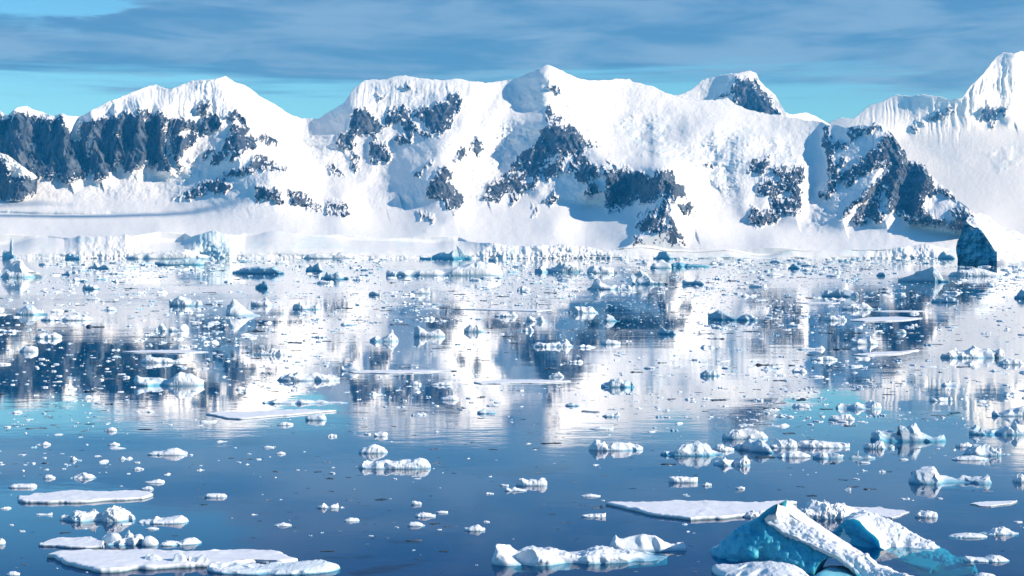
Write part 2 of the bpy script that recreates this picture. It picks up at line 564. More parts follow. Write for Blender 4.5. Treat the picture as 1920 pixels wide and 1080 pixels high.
CREV = [(c, flat(s)) for c, s in [
    ('C3', "780 140 860 130 1240 90 1260 240 1500 250 1680 230 1620 420 1440 480 1320 440 1200 360 1000 330 960 230"),
    ('C2', "1000 420 1370 470 1180 720 1060 800 1030 900 930 960 920 860 860 730 1000 660"), ('C2', "0 470 200 560 330 720 260 760 0 700"),
    ('C4', "0 560 300 460 600 540 680 680 540 690 360 640 280 900 60 700"), ('C1', "1600 540 1900 520 1900 700 1700 680 1560 600"),
    ('C4', "720 920 900 850 880 1000 700 1040"), ('C1', "960 720 1040 640 1150 660 1200 720 1010 800")]]


def rock_mask(u, v, rocks, holes, warp=1.0, seed=0.0):
    uu = u + warp * (3.2 * fbm(u / 9, v / 9, 3.1 + seed, 3) + 1.5 * fbm(u / 2.5, v / 3.5, 8.8 + seed, 2))
    vv = v + warp * (4.5 * fbm(u / 6, v / 16, 5.7 + seed, 3) + 2.0 * fbm(u / 2.2, v / 4, 1.2 + seed, 2))
    sd = np.full(u.shape, -50.0)
    for lst, sgn in ((rocks, 1), (holes, -1)):
        for c, pts in lst:
            P = np.asarray(cp(c, pts))
            m = (u > P[:, 0].min() - 22) & (u < P[:, 0].max() + 22) & (v > P[:, 1].min() - 22) & (v < P[:, 1].max() + 22)
            if not m.any():
                continue
            d = poly_sd(uu[m], vv[m], P)
            sd[m] = np.maximum(sd[m], d) if sgn > 0 else np.minimum(sd[m], -d)
    return sd


def terrain(name, label, ridge, bottom, rfun, u0, u1, du, nrow, rocks=(), holes=(), crev=(), spurs=(), snow_amp=14., rock_amp=34.,
            flute=0., cliff=None, back=(120, 500, 1500), rock_push=14., seed=0.0, extra=None):
    us = np.arange(u0, u1 + du, du)
    rx, ry = np.array(ridge, float).T
    top = np.interp(us, rx, ry) + 0.9 * fbm(us / 5, us * 0, seed + 2, 3) + 1.2 * fbm(us / 17, us * 0, seed + 4, 2)
    bx, by = np.array(bottom, float).T
    bot = np.interp(us, bx, by)
    t = np.linspace(0, 1, nrow)[:, None]
    if cliff is not None:
        ct = cliff(us)
        nc = 44
        tc = np.linspace(0, 1, nc, endpoint=False)[:, None]
        v = np.r_[bot[None] + (ct - bot)[None] * tc, ct[None] + (top - ct)[None] * t]
    else:
        nc = 0
        v = bot[None] + (top - bot)[None] * t
    u = np.broadcast_to(us[None], v.shape).copy()
    R = rfun(u, v)
    for line, amp, wl, wr in spurs:
        d, off = line_d(u, v, line)
        w = np.where(off < 0, wl, wr)
        L = np.asarray(line, float)
        ends = smooth(v, L[:, 1].min() - 25, L[:, 1].min() + 8) * (1 - smooth(v, L[:, 1].max() + 5, L[:, 1].max() + 45))
        R -= 1.5 * amp * np.exp(-(d / w) ** 2 * 1.3) * ends
    sd = rock_mask(u, v, rocks, holes, 1.0, seed) if rocks else np.full(u.shape, -50.)
    sdn = sd + 3.6 * fbm(u / 5 + v / 14, v / 9, seed + 11, 4, .6) + 0.8 * fbm(u / 2.2, v / 2.6, seed + 15, 2) - 11 * smooth(ridged(u / 11 + v / 30, v / 32, seed + 13, 3), .78, .95) - 9 * smooth(ridged(u / 26 - v / 40, v / 11 + u / 60, seed + 14, 3), .86, .98) - .8
    rock = np.clip(sdn / 2.4 + .5, 0, 1)
    soft = smooth(sd, -4, 5)
    cv = np.zeros(u.shape)
    for c, pts in crev:
        P = np.asarray(cp(c, pts))
        m = (u > P[:, 0].min() - 30) & (u < P[:, 0].max() + 30) & (v > P[:, 1].min() - 30) & (v < P[:, 1].max() + 30)
        cv[m] = np.maximum(cv[m], smooth(poly_sd(u[m], v[m], P) + 14 * fbm(u[m] / 20, v[m] / 20, 4.4, 3), -8, 14))
    cv *= 1 - soft
    hs = HOR - v
    steep = smooth(hs, 55, 125)
    # snow swells, wind texture, rock buttresses and crags, broken icefalls
    R += snow_amp * (0.3 + 0.7 * steep) * (1.7 * fbm(u / 60, v / 40, seed + 1, 3) + 0.55 * fbm(u / 14, v / 16, seed + 2, 4))
    sn = smooth(fbm(u / 55, v / 45, seed + 16, 3), -.15, .5) * steep * (1 - soft)
    R -= sn * 5.5 * ridged(u / 13 + v / 26, v / 8 - u / 40, seed + 17, 4, .6) + steep * 2.2 * fbm(u / 3.4, v / 3, seed + 18, 2)
    R -= soft * (rock_push + rock_amp * (1.1 * ridged(u / 26 + v / 90, v / 75, seed + 5, 3) + 0.75 * ridged(u / 12 - v / 26, v / 30, seed + 6, 3)))
    R += soft * rock_amp * 0.16 * fbm(u / 3 + v / 9, v / 7, seed + 7, 3)
    if len(crev):
        cr = ridged(u / 10, v / 5.5, seed + 8, 4)
        R += cv * (16 * fbm(u / 16, v / 9, seed + 9, 3) - 13 * cr)
        cvc = cv * smooth(ridged(u / 7, v / 4, seed + 12, 3), .55, .9)
    else:
        cvc = cv
    if flute:
        dr = v - top[None]
        fl = (1 - smooth(dr, 50, 120)) * smooth(dr, 0, 10) * (1 - soft)
        zone = np.maximum.reduce([smooth(u, 170, 230) * (1 - smooth(u, 440, 480)), smooth(u, 650, 690) * (1 - smooth(u, 880, 930)), smooth(u, 1590, 1640)]) * (0.35 + 0.65 * smooth(fbm(u / 45, v / 60, 6.6, 2), -.4, .5))
        R += zone * fl * flute * ridged(u / 7 + 0.5 * fbm(u / 30, v / 30, 2.2, 2), v / 70, seed + 10, 3)
    if rocks:
        q = np.stack([(u - 960) / F * R, R, HC + (HOR - v) / F * R], -1)
        nn = np.cross(np.gradient(q, axis=1), np.gradient(q, axis=0))
        nz = np.abs(nn[..., 2]) / (np.linalg.norm(nn, axis=-1) + 1e-9)
        near = smooth(sd, -14, -3)
        qs = np.quantile(nz[soft > .7], [.12, .80, .97]) if (soft > .7).any() else (.2, .8, .95)
        sdn = sdn - 10 * smooth(nz + .06 * fbm(u / 5, v / 5, seed + 19, 2), qs[1], qs[2]) + near * 6 * smooth(-nz, -qs[0], -.5 * qs[0])
        rock = np.clip(sdn / 2.2 + .5, 0, 1)
    if cliff is not None:
        Rc = 4010 + 14 * fbm(us / 70, us * 0, 7.7, 4) * np.interp(us, [0, 110, 150, 235, 260, 880, 910, 1130, 1180, 1640, 1660, 1750, 1800], [.2, .2, 1, 1, .2, .2, 1, 1, .15, .15, .8, .8, .15])
        k = np.arange(v.shape[0])[:, None] / nc
        below = k < 1
        cw = np.interp(us, [-240, 90, 170, 225, 300, 345, 375, 420, 460, 870, 930, 1120, 1200, 1590, 1660, 1730, 1800, 2200],
                       [0, 0, .6, .6, 0, 0, .7, .7, 0, 0, .8, .8, 0, 0, .6, .6, 0, 0])[None]
        kk = np.clip(k, 0, 1)
        low = 0.15 + 0.03 * fbm(us / 80, us * 0, 51., 2)[None]
        apron = 10 * np.clip(kk / low, 0, 1) + np.interp(us, [860, 930], [230., 40.])[None] * np.clip((kk - low) / (1 - low), 0, 1) ** 1.9
        rough = cw + 0.5 * (1 - smooth(kk, low * .8, low * 1.6))
        wall = Rc[None] + apron * (1 - cw) + cw * 40 * kk ** 2 + 2.5 * fbm(u / 30, v / 14, 25., 3) + rough * (10 * fbm(u / 22, v / 18, 21.0, 4) + 6 * ridged(u / 8, v / 9, 22.0, 3) - 3.5 * ridged(u / 3.5, v / 6, 26., 2))
        Rc = Rc + np.interp(us, [860, 930], [200., 15.]) * (1 - cw[0])
        icef = smooth(u, 362, 380) * (1 - smooth(u, 425, 445)) * below
        wall = wall + icef * (-40 * (u - 402) / 40 * 0.6 + 4 * ridged(u / 6, v / 8, 27., 3))
        R = np.where(below, wall, np.maximum(R, Rc[None] + 30 + 10 * np.clip((k - 1) * 10, 0, 1)))
        cvc = np.where(below, 0.4 * smooth(fbm(u / 40, v / 10, 23., 3), .25, .7) + 0.8 * smooth(u, 355, 375) * (1 - smooth(u, 425, 445)), cvc)
        rock = np.where(below, 0, rock)
    if extra:
        R, rock = extra(u, v, R, rock)
    x = (u - 960) / F * R
    z = HC + (HOR - v) / F * R
    V = [np.stack([x, R, z], -1)]
    last = V[0][-1]
    acc = 0
    for dr in back:
        acc += dr
        q = last.copy()
        q[:, 0] *= (q[:, 1] + acc) / q[:, 1]
        q[:, 1] += acc
        q[:, 2] = q[:, 2] * max(0.0, 1 - acc / sum(back)) - (20 if dr == back[-1] else 0)
        V.append(q[None])
    V = np.concatenate(V, 0)
    nr = V.shape[0]
    pad = lambda a, val: np.r_[a, np.full((len(back), len(us)), val)]
    me = mesh_from(name, V.reshape(-1, 3), grid_faces(nr, len(us)), [MOUNT],
                   {"rock": pad(rock, 0), "crevasse": pad(np.clip(cvc, 0, 1), 0)})
    o = link(name, me, kind='structure', label=label, category='mountain')
    return o


RIDGE = flat("-260 232 -150 222 0 208 13 217 33 201 50 199 97 217 117 213 137 218 157 215 173 205 213 187 247 173 277 162 292 157 302 163 320 167 337 160 357 152 380 148 403 147 423 143 437 152 457 158 473 170 487 182 510 192 530 205 547 217 567 223 597 222 620 208 647 190 663 167 683 151 723 148 740 143 760 141 777 145 807 150 827 149 853 147 877 152 913 156 960 150 990 137 1013 128 1025 121 1031 122 1040 127 1060 137 1080 146 1107 151 1140 149 1180 147 1185 153 1200 155 1230 166 1260 178 1280 186 1313 188 1347 186 1363 183 1380 195 1403 207 1430 212 1470 218 1510 225 1540 229 1553 234 1567 233 1587 240 1613 235 1630 235 1640 228 1653 233 1667 243 1683 267 1697 283 1702 298 1723 303 1735 310 1740 323 1757 340 1790 363 1793 373 1810 385 1827 400 1850 428 1900 446 2050 456 2180 460")
_ctrl = """-240 455 4070 0 455 4070 200 450 4080 400 455 4080 600 458 4070 800 458 4070 1000 464 4070 1200 466 4080 1400 466 4080 1600 466 4080 1800 464 4080 2140 462 4090
0 430 4350 300 425 4380 600 430 4350 800 435 4300 -240 425 4350 0 400 4750 300 400 4750 600 415 4500 0 365 5150 200 365 5150 330 350 5200
-240 350 5250 0 345 5290 150 335 5330 320 320 5370 -240 225 5600 0 215 5560 150 222 5560 240 205 5560 320 200 5600 360 330 5250 420 145 6050 290 160 5900
533 325 4980 533 345 4880 480 375 4720 600 400 4600 470 310 5080 420 260 5600 440 210 5800 370 240 5600 570 225 6640 560 270 6200 600 300 5900 610 340 5500
663 200 6480 620 214 6560 620 262 6250 647 192 6600 760 145 6800 880 155 6900 700 335 5800 760 250 6250 850 230 6350 690 170 6750 690 370 5300 760 400 4850 800 440 4300 650 390 4800
830 340 5350 850 390 4900 1027 121 6900 960 152 7000 1027 180 6600 1030 230 6280 930 260 6250 870 320 5600 950 340 5550 1000 380 5050 1060 330 5450 1100 400 4900 1000 420 4600 1050 450 4250
1120 290 5750 1180 310 5350 1250 320 5100 1180 370 5000 1240 450 4250 1290 400 4650 1180 150 7300 1200 200 6700 1200 260 6050 1300 300 5500 1350 190 7000 1350 250 6100 1340 350 5150 1340 430 4400
1450 218 6600 1450 260 6000 1450 330 5250 1450 415 4680 1450 445 4260 1540 235 6300 1530 380 4900 1560 430 4450 1640 230 5750 1600 300 5350 1700 300 5350 1650 350 4980 1740 325 5050 1700 400 4600 1790 370 4750 1820 400 4450 1700 440 4260 1900 447 4260 2140 458 4200"""
_c = [float(t) for t in _ctrl.split()]
CTRL = list(zip(_c[::3], _c[1::3], _c[2::3]))
SPURS = [(flat(s), a, wl, wr) for s, a, wl, wr in [
    ("30 205 35 270 40 330", 52, 16, 20), ("92 220 97 280 100 330", 30, 8, 12), ("117 215 122 280 130 338", 60, 14, 22), ("172 212 170 270 188 335", 52, 14, 22),
    ("215 205 222 260 215 310", 30, 8, 14), ("262 190 258 250 250 318", 52, 20, 24), ("300 200 300 250 305 320", 46, 12, 16), ("345 225 342 270 325 318", 46, 18, 20),
    ("423 143 443 190 440 235 445 285", 110, 60, 40), ("470 170 500 230 520 270", 40, 30, 30),
    ("1027 121 1020 180 1035 232", 80, 40, 45),
    ("1035 228 1060 240 1092 270 1125 305 1130 350", 170, 95, 40), ("1000 275 950 335 912 368", 45, 18, 30), ("1050 250 1045 300 1010 350", 40, 22, 22),
    ("1140 305 1185 318 1235 320", 60, 60, 40), ("1250 318 1262 372 1258 420 1250 455", 190, 75, 26), ("1225 410 1195 450", 30, 12, 12),
    ("1490 300 1505 340 1490 395", 80, 90, 22), ("1440 355 1430 400", 30, 15, 15),
    ("1640 230 1683 265 1704 298 1735 310 1757 340 1793 372 1825 400", 170, 130, 30), ("1655 300 1615 370 1580 408", 75, 45, 16), ("1690 300 1680 360 1660 410", 45, 25, 20), ("1735 320 1725 380", 35, 18, 18),
    ("1545 240 1560 300 1545 350", 50, 12, 40),
    ("880 155 862 230 790 330 745 355", 130, 150, 45), ("683 151 660 205 640 265", 25, 20, 60), ("720 250 690 330", 40, 25, 20),
    ("1000 140 950 180 900 230 830 290 785 322", 110, 70, 60), ("840 315 830 360 850 400", 80, 45, 30), ("1130 455 1170 410 1200 380", 25, 40, 30),
    ("533 322 480 350 460 380", 35, 45, 60), ("1345 190 1330 240", 40, 60, 60), ("1395 300 1420 250", 40, 40, 60),
    ("1040 150 1062 180 1085 205 1097 228", 28, 16, 30), ("1180 158 1240 190 1300 214 1340 225", 32, 36, 40), ("1290 240 1303 300 1284 360 1302 425", 42, 24, 45),
    ("1392 265 1386 330 1402 395", 45, 22, 36), ("1120 275 1165 288 1235 300", 26, 30, 30), ("880 418 960 405 1035 420", 34, 45, 40), ("1050 415 1100 405 1165 432", 34, 40, 40),
    ("640 272 690 330 722 384", 34, 26, 40), ("600 262 642 330 640 400", 28, 30, 30), ("862 300 820 345 765 362", 46, 20, 36), ("930 200 905 250 880 300", 30, 14, 26),
    ("1225 230 1230 300 1222 330", 22, 10, 26), ("1340 262 1352 300 1345 340", 26, 14, 26), ("560 300 600 340 660 352", 26, 30, 30)]]


def cliff_top(us):
    c = np.interp(us, [-240, 0, 120, 150, 235, 250, 330, 360, 400, 440, 600, 700, 850, 900, 1000, 1100, 1200, 1300, 1500, 1650, 1750, 1900, 2200],
                  [455, 452, 450, 441, 438, 447, 450, 446, 432, 436, 444, 446, 448, 458, 460, 458, 468, 476, 476, 468, 464, 470, 470])
    rough = np.interp(us, [90, 170, 225, 300, 345, 375, 420, 460, 870, 930, 1120, 1200, 1590, 1660, 1730, 1800], [0, 1, 1, 0, 0, 1, 1, 0, 0, 1, 1, 0, 0, 1, 1, 0])
    return c + (.12 + rough) * 2.0 * fbm(us / 22, us * 0, 41.0, 4) + 7 * fbm(us / 75, us * 0, 44.0, 2)


def main_extra(u, v, R, rock):
    # a shallow hollow added to the glacier's shape to darken the cloud shadow band
    dd = np.exp(-((v - 400 - 3 * np.sin(u / 90)) / 4.0) ** 2) * (1 - smooth(u, 150, 430))
    return R + 60 * dd, rock


terrain("main_mountain_range", "snowy mountain range with dark rock cliffs above the glacier front", RIDGE, [(-300, 486.5), (2300, 486.5)], tps(CTRL),
        -240, 2160, 1.3, 290, ROCKS, HOLES, CREV, SPURS, flute=16., cliff=cliff_top, extra=main_extra)

# the steep horn standing behind the main range
RIDGE_HORN = flat("1200 200 1247 182 1280 176 1297 168 1317 150 1347 143 1373 138 1407 133 1418 137 1423 150 1440 168 1453 178 1463 195 1472 210 1487 215 1510 210 1527 215 1547 227 1580 250 1610 262")
terrain("horn_peak", "steep dark rock horn with a snow cap behind the main range", RIDGE_HORN, [(1200, 262), (1620, 268)],
        lambda u, v: 8300 - (v - 133) * 7.0 + np.maximum(0, u - 1500) * 2, 1200, 1610, 1.5, 90,
        [('C4', flat("272 250 290 212 330 197 420 200 440 260 480 300 520 360 570 415 590 450 480 430 370 410 320 370 275 320")), ('C4', flat("180 310 205 285 260 290 230 305"))], (), (),
        [(flat("1407 133 1425 160 1450 180 1475 212"), 160, 70, 18), (flat("1375 140 1365 180"), 60, 30, 30)], flute=8., seed=3.0, snow_amp=10)

RIDGE_FAR = flat("1480 262 1540 240 1557 228 1577 222 1600 223 1623 203 1633 197 1657 190 1680 178 1703 180 1725 177 1747 179 1760 180 1780 187 1803 182 1820 160 1840 142 1853 127 1867 108 1880 98 1890 99 1900 99 1913 95 1920 97 1950 104 2000 122 2080 150 2180 170")
_far = tps([(1480, 262, 9300), (1600, 223, 9400), (1720, 178, 9600), (1800, 184, 9250), (1840, 142, 9380), (1885, 98, 9640), (1885, 160, 9480), (1850, 170, 9330), (1925, 160, 9640), (1850, 200, 9270), (1915, 95, 9760), (2100, 150, 9800), (1600, 270, 8700), (1700, 250, 9150), (1700, 280, 8500),
            (1850, 230, 9200), (1920, 220, 9380), (1790, 270, 8700), (1900, 265, 8700), (1800, 300, 8000), (1900, 310, 7600), (1850, 350, 6700), (1950, 350, 6700), (1850, 400, 5600), (1950, 400, 5600), (1900, 440, 4900), (2150, 440, 4900), (2150, 300, 8000), (1500, 330, 7500), (1500, 440, 4900)])
terrain("white_far_peak", "tall white fluted peak and its long glacier at the edge of the range", RIDGE_FAR, [(1480, 472), (2200, 472)], _far, 1480, 2160, 1.5, 230,
        [('C4', flat(s)) for s in ("1380 410 1420 390 1470 385 1460 430 1390 435", "1310 440 1360 430 1370 470 1320 450", "1280 480 1310 450 1325 490 1300 500", "1480 370 1510 360 1520 390 1490 395",
                                   "1665 430 1690 370 1770 355 1775 430 1740 490 1710 480 1740 440", "1790 370 1830 360 1820 410 1790 420")], (),
        [('C4', flat("1700 620 1900 560 1930 700 1780 720"))],
        [(flat("1885 98 1868 160 1850 230"), 25, 40, 50), (flat("1910 96 1905 160 1900 220"), 120, 30, 40), (flat("1725 178 1700 230"), 90, 40, 50), (flat("1660 190 1650 240"), 70, 40, 40), (flat("1950 265 1860 262 1800 275"), 120, 60, 40)],
        flute=26., seed=6.0, snow_amp=6)

RIDGE_ROCK = flat("-240 262 -120 272 -40 278 0 286 20 294 45 313 72 333 81 347 84 375")
terrain("rock_buttress", "dark craggy rock hump half dusted with snow where the glacier starts", RIDGE_ROCK, [(-240, 396), (82, 396)],
        lambda u, v: 5085 - (v - 290) * 0.2 + 0.01 * np.maximum(0, u - 10) ** 2 + 900 * smooth(u, 66, 79), -240, 79, 1.2, 90,
        [('C1', flat("-700 560 0 612 40 660 60 740 130 750 215 765 250 800 235 850 120 890 0 890 -700 900"))], [('C1', flat("20 640 60 640 150 700 130 730 60 720"))], (), [(flat("20 294 45 330 40 370"), 50, 40, 30)],
        seed=9.0, back=(60, 150, 300), rock_amp=20)

# a long thin cloud high up outside the picture, whose shadow lies across the glacier


def cloud(x, y, z, a, b, c, label):
    n, m = 60, 20
    th = np.linspace(0, 2 * math.pi, n, endpoint=False)[None]
    ph = np.linspace(-math.pi / 2, math.pi / 2, m)[:, None]
    X = a * np.cos(ph) * np.cos(th); Y = b * np.cos(ph) * np.sin(th); Z = c * np.sin(ph) + 0 * th
    k = 1 + .35 * fbm(X / 160, Y / 50, Z / 30, 4)
    V = np.stack([X * (1 + .1 * k), Y * k, Z * k], -1)
    V = np.concatenate([V, V[:, :1]], 1)
    mt, nt, b_, out = new_mat("cloud_white")
    b_.inputs['Base Color'].default_value = (.9, .9, .9, 1)
    b_.inputs['Roughness'].default_value = 1
    link("cloud", mesh_from("cloud", V.reshape(-1, 3), grid_faces(m, n + 1), [mt]), (x, y, z), kind='structure', label=label, category='cloud')


_h = 5200 / math.tan(SUN_EL)
cloud(-1560 + _h * math.sin(SUN_AZ), 4720 + _h * math.cos(SUN_AZ), 5200 + 130, 620, 50, 14, "long thin white cloud bank high above the sea beside the range")
cloud(-1950 + _h * math.sin(SUN_AZ), 4960 + _h * math.cos(SUN_AZ), 5200 + 150, 300, 30, 10, "short thin white cloud high above the sea beside the range")

# ------------------------------------------------------------------ floating ice


def spot(u, wl):
    """the point of the sea seen at a pixel"""
    Y = HC * F / (wl - HOR)
    return (u - 960) / F * Y, Y


def loaf(xs, zs, D, crest, skew, amp, seed, ns, nt_, box=0.7, sub=None, blue=0.2, cells=26, snow=0.0):
    """a lump of ice: skyline xs/zs (metres, local), depth D, closed and reaching under water"""
    W = xs.max() - xs.min()
    H = max(zs.max(), 0.02 * W)
    sub = sub if sub is not None else 0.12 * H + 0.02 * W + .05
    s = np.linspace(0, 1, ns)
    L = np.r_[0, np.cumsum(np.hypot(np.diff(xs), np.diff(zs)))]
    X = np.interp(s * L[-1], L, xs)
    Z = np.maximum(np.interp(s * L[-1], L, zs), 0.015 * H)
    q = (X - xs.min()) / max(W, 1e-6)
    e = np.clip(1 - np.abs(2 * q - 1) ** 3.2, 0.0, 1) ** 0.5 * 0.94 + 0.06
    ph = np.linspace(0, math.pi, nt_)
    prof_y = -np.cos(ph)
    prof_z = np.sin(ph) ** box
    yc = skew * (q - 0.5) * W
    fr, bk = crest * D, (1 - crest) * D
    y = np.where(prof_y[None] < 0, prof_y[None] * fr, prof_y[None] * bk) * e[:, None] + yc[:, None]
    z = prof_z[None] * Z[:, None]
    x = np.repeat(X[:, None], nt_, 1)
    # underwater rows front and back
    x = np.c_[x[:, :1], x, x[:, -1:]]
    y = np.c_[y[:, :1] * .8 + yc[:, None] * .2, y, y[:, -1:] * .8 + yc[:, None] * .2]
    z = np.c_[np.full((ns, 1), -sub), z, np.full((ns, 1), -sub)]
    P = np.stack([x, y, z], -1)
    nc = nt_ + 2
    cx = np.repeat(X[:, None], nc, 1)
    dirv = np.stack([0 * cx, y - yc[:, None], np.maximum(z, 0) * 1.0 + 1e-4], -1)
    dirv /= np.linalg.norm(dirv, axis=-1, keepdims=True) + 1e-9
    f = 2.6 / max(H, 0.22 * W, 1e-3)
    sx = seed * 7.31
    disp = 0.55 * fbm(x * f * .8 + sx, y * f + 3, z * f, 3) + 0.35 * (ridged(x * f * 2 + sx, y * f * 2, z * f * 2, 3) - 0.45) + 0.18 * fbm(x * f * 6 + sx, y * f * 6, z * f * 6, 2)
    bb = P.reshape(-1, 3)
    lo, hi = bb.min(0), bb.max(0)
    c = cellular((bb - lo) / (hi - lo + 1e-9) * np.array([1, .5, .4]), int(seed * 13) % 100000, cells).reshape(disp.shape)
    disp = disp + 1.3 * (c - 0.13)
    A = amp * min(H, 0.35 * W)
    fade = np.clip(z / (0.25 * H), 0.25, 1)
    P = P + dirv * (disp * A * fade)[..., None]
    # flat broken facets
    rs = np.random.RandomState(int(seed * 101) % 99991)
    for _ in range(int(6 + 12 * min(1, ns / 120))):
        i, j = rs.randint(1, ns - 1), rs.randint(2, nc - 2)
        c0 = P[i, j].copy()
        nrm = dirv[i, j] + rs.uniform(-.7, .7, 3) * np.array([1, .6, .6])
        nrm /= np.linalg.norm(nrm)
        rad = (0.25 + 0.5 * rs.rand()) * max(H * 1.4, 0.16 * W)
        dd = P - c0
        fall = np.clip(1.6 - 1.6 * np.linalg.norm(dd, axis=-1) / rad, 0, 1)
        over = np.maximum(0, dd @ nrm + A * (0.25 + 0.5 * rs.rand()))
        P -= nrm * (over * fall)[..., None]
    P[:, 0, 2] = -sub
    P[:, -1, 2] = -sub
    # sides shiver along x a little too
    P[..., 0] += A * 0.45 * fbm(y * f + 9, z * f * 1.3 + sx, x * f, 2) * fade
    zz = P[..., 2]
    wet = 1 - smooth(zz, 0.02 * H, 0.22 * H + 0.02)
    ice = np.clip(blue + 0.5 * wet + 0.5 * (0.18 - c) - snow, 0, 1)
    V = P.reshape(-1, 3)
    fcs = grid_faces(ns, nc)
    # caps
    e0 = np.arange(nc); e1 = (ns - 1) * nc + np.arange(nc)
    V = np.r_[V, [V[e0].mean(0)], [V[e1].mean(0)]]
    n0 = ns * nc
    cap0 = np.c_[e0[:-1], np.full(nc - 1, n0), np.full(nc - 1, n0), e0[1:]][:, [0, 3, 1, 1]]
    cap1 = np.c_[e1[:-1], e1[1:], np.full(nc - 1, n0 + 1), np.full(nc - 1, n0 + 1)]
    tri = np.r_[fcs[:, [0, 2, 1]], fcs[:, [0, 3, 2]], cap0[:, [0, 2, 1]], cap1[:, [0, 2, 1]]]
    return V, tri, np.r_[ice.ravel(), .5, .5]


TRACED = []       # (u0, u1, v_top, waterline) of every traced piece
REFS = []         # (u, v, phrase) landmarks for the labels of the loose chunks
COUNT = {'ice_chunk': 0}


def berg(c, kind, wl, label, pts, dep=0.5, crest=0.55, skew=0.0, amp=0.22, box=0.7, blue=0.15, ref=None, group=None, snow=0.0, cells=26):
    skew = -skew * (2.6 if blue >= .3 else 1.4)
    pts = cp(c, flat(pts))
    wl = CROPS[c][1] + wl / CROPS[c][2]
    us = np.array([p[0] for p in pts]); vs = np.array([p[1] for p in pts])
    um = 0.5 * (us.min() + us.max())
    x0, Y0 = spot(um, wl)
    Wm = (us.max() - us.min()) / F * Y0
    D = dep * Wm
    sk = skew * (us - um) / F * Y0
    Yc = Y0 + crest * D + sk + abs(skew) * Wm * 0.5
    xs = (us - 960) / F * Yc - x0
    zs = HC - (vs - HOR) * Yc / F
    ns = int(np.clip((us.max() - us.min()) * 1.1, 22, 190))
    nt_ = int(np.clip(ns * 0.35, 12, 44))
    V, T, ice = loaf(xs, np.maximum(zs, 0.01), D, crest, skew, amp, len(TRACED) + 1.37, ns, nt_, box, blue=blue, snow=snow, cells=cells)
    V[:, 1] += crest * D + abs(skew) * Wm * 0.5
    TRACED.append((us.min(), us.max(), vs.min(), wl))
    me = mesh_from(kind, V, T, [ICE], {"ice": ice})
    o = link(kind, me, (x0, Y0, 0), label=label, category={'iceberg': 'iceberg', 'ice_floe': 'ice floe', 'ice_chunk': 'ice chunk', 'ice_raft': 'ice raft'}[kind], group=group)
    COUNT[kind] = COUNT.get(kind, 0) + 1
    if ref:
        REFS.append((um, wl, ref))
    return o


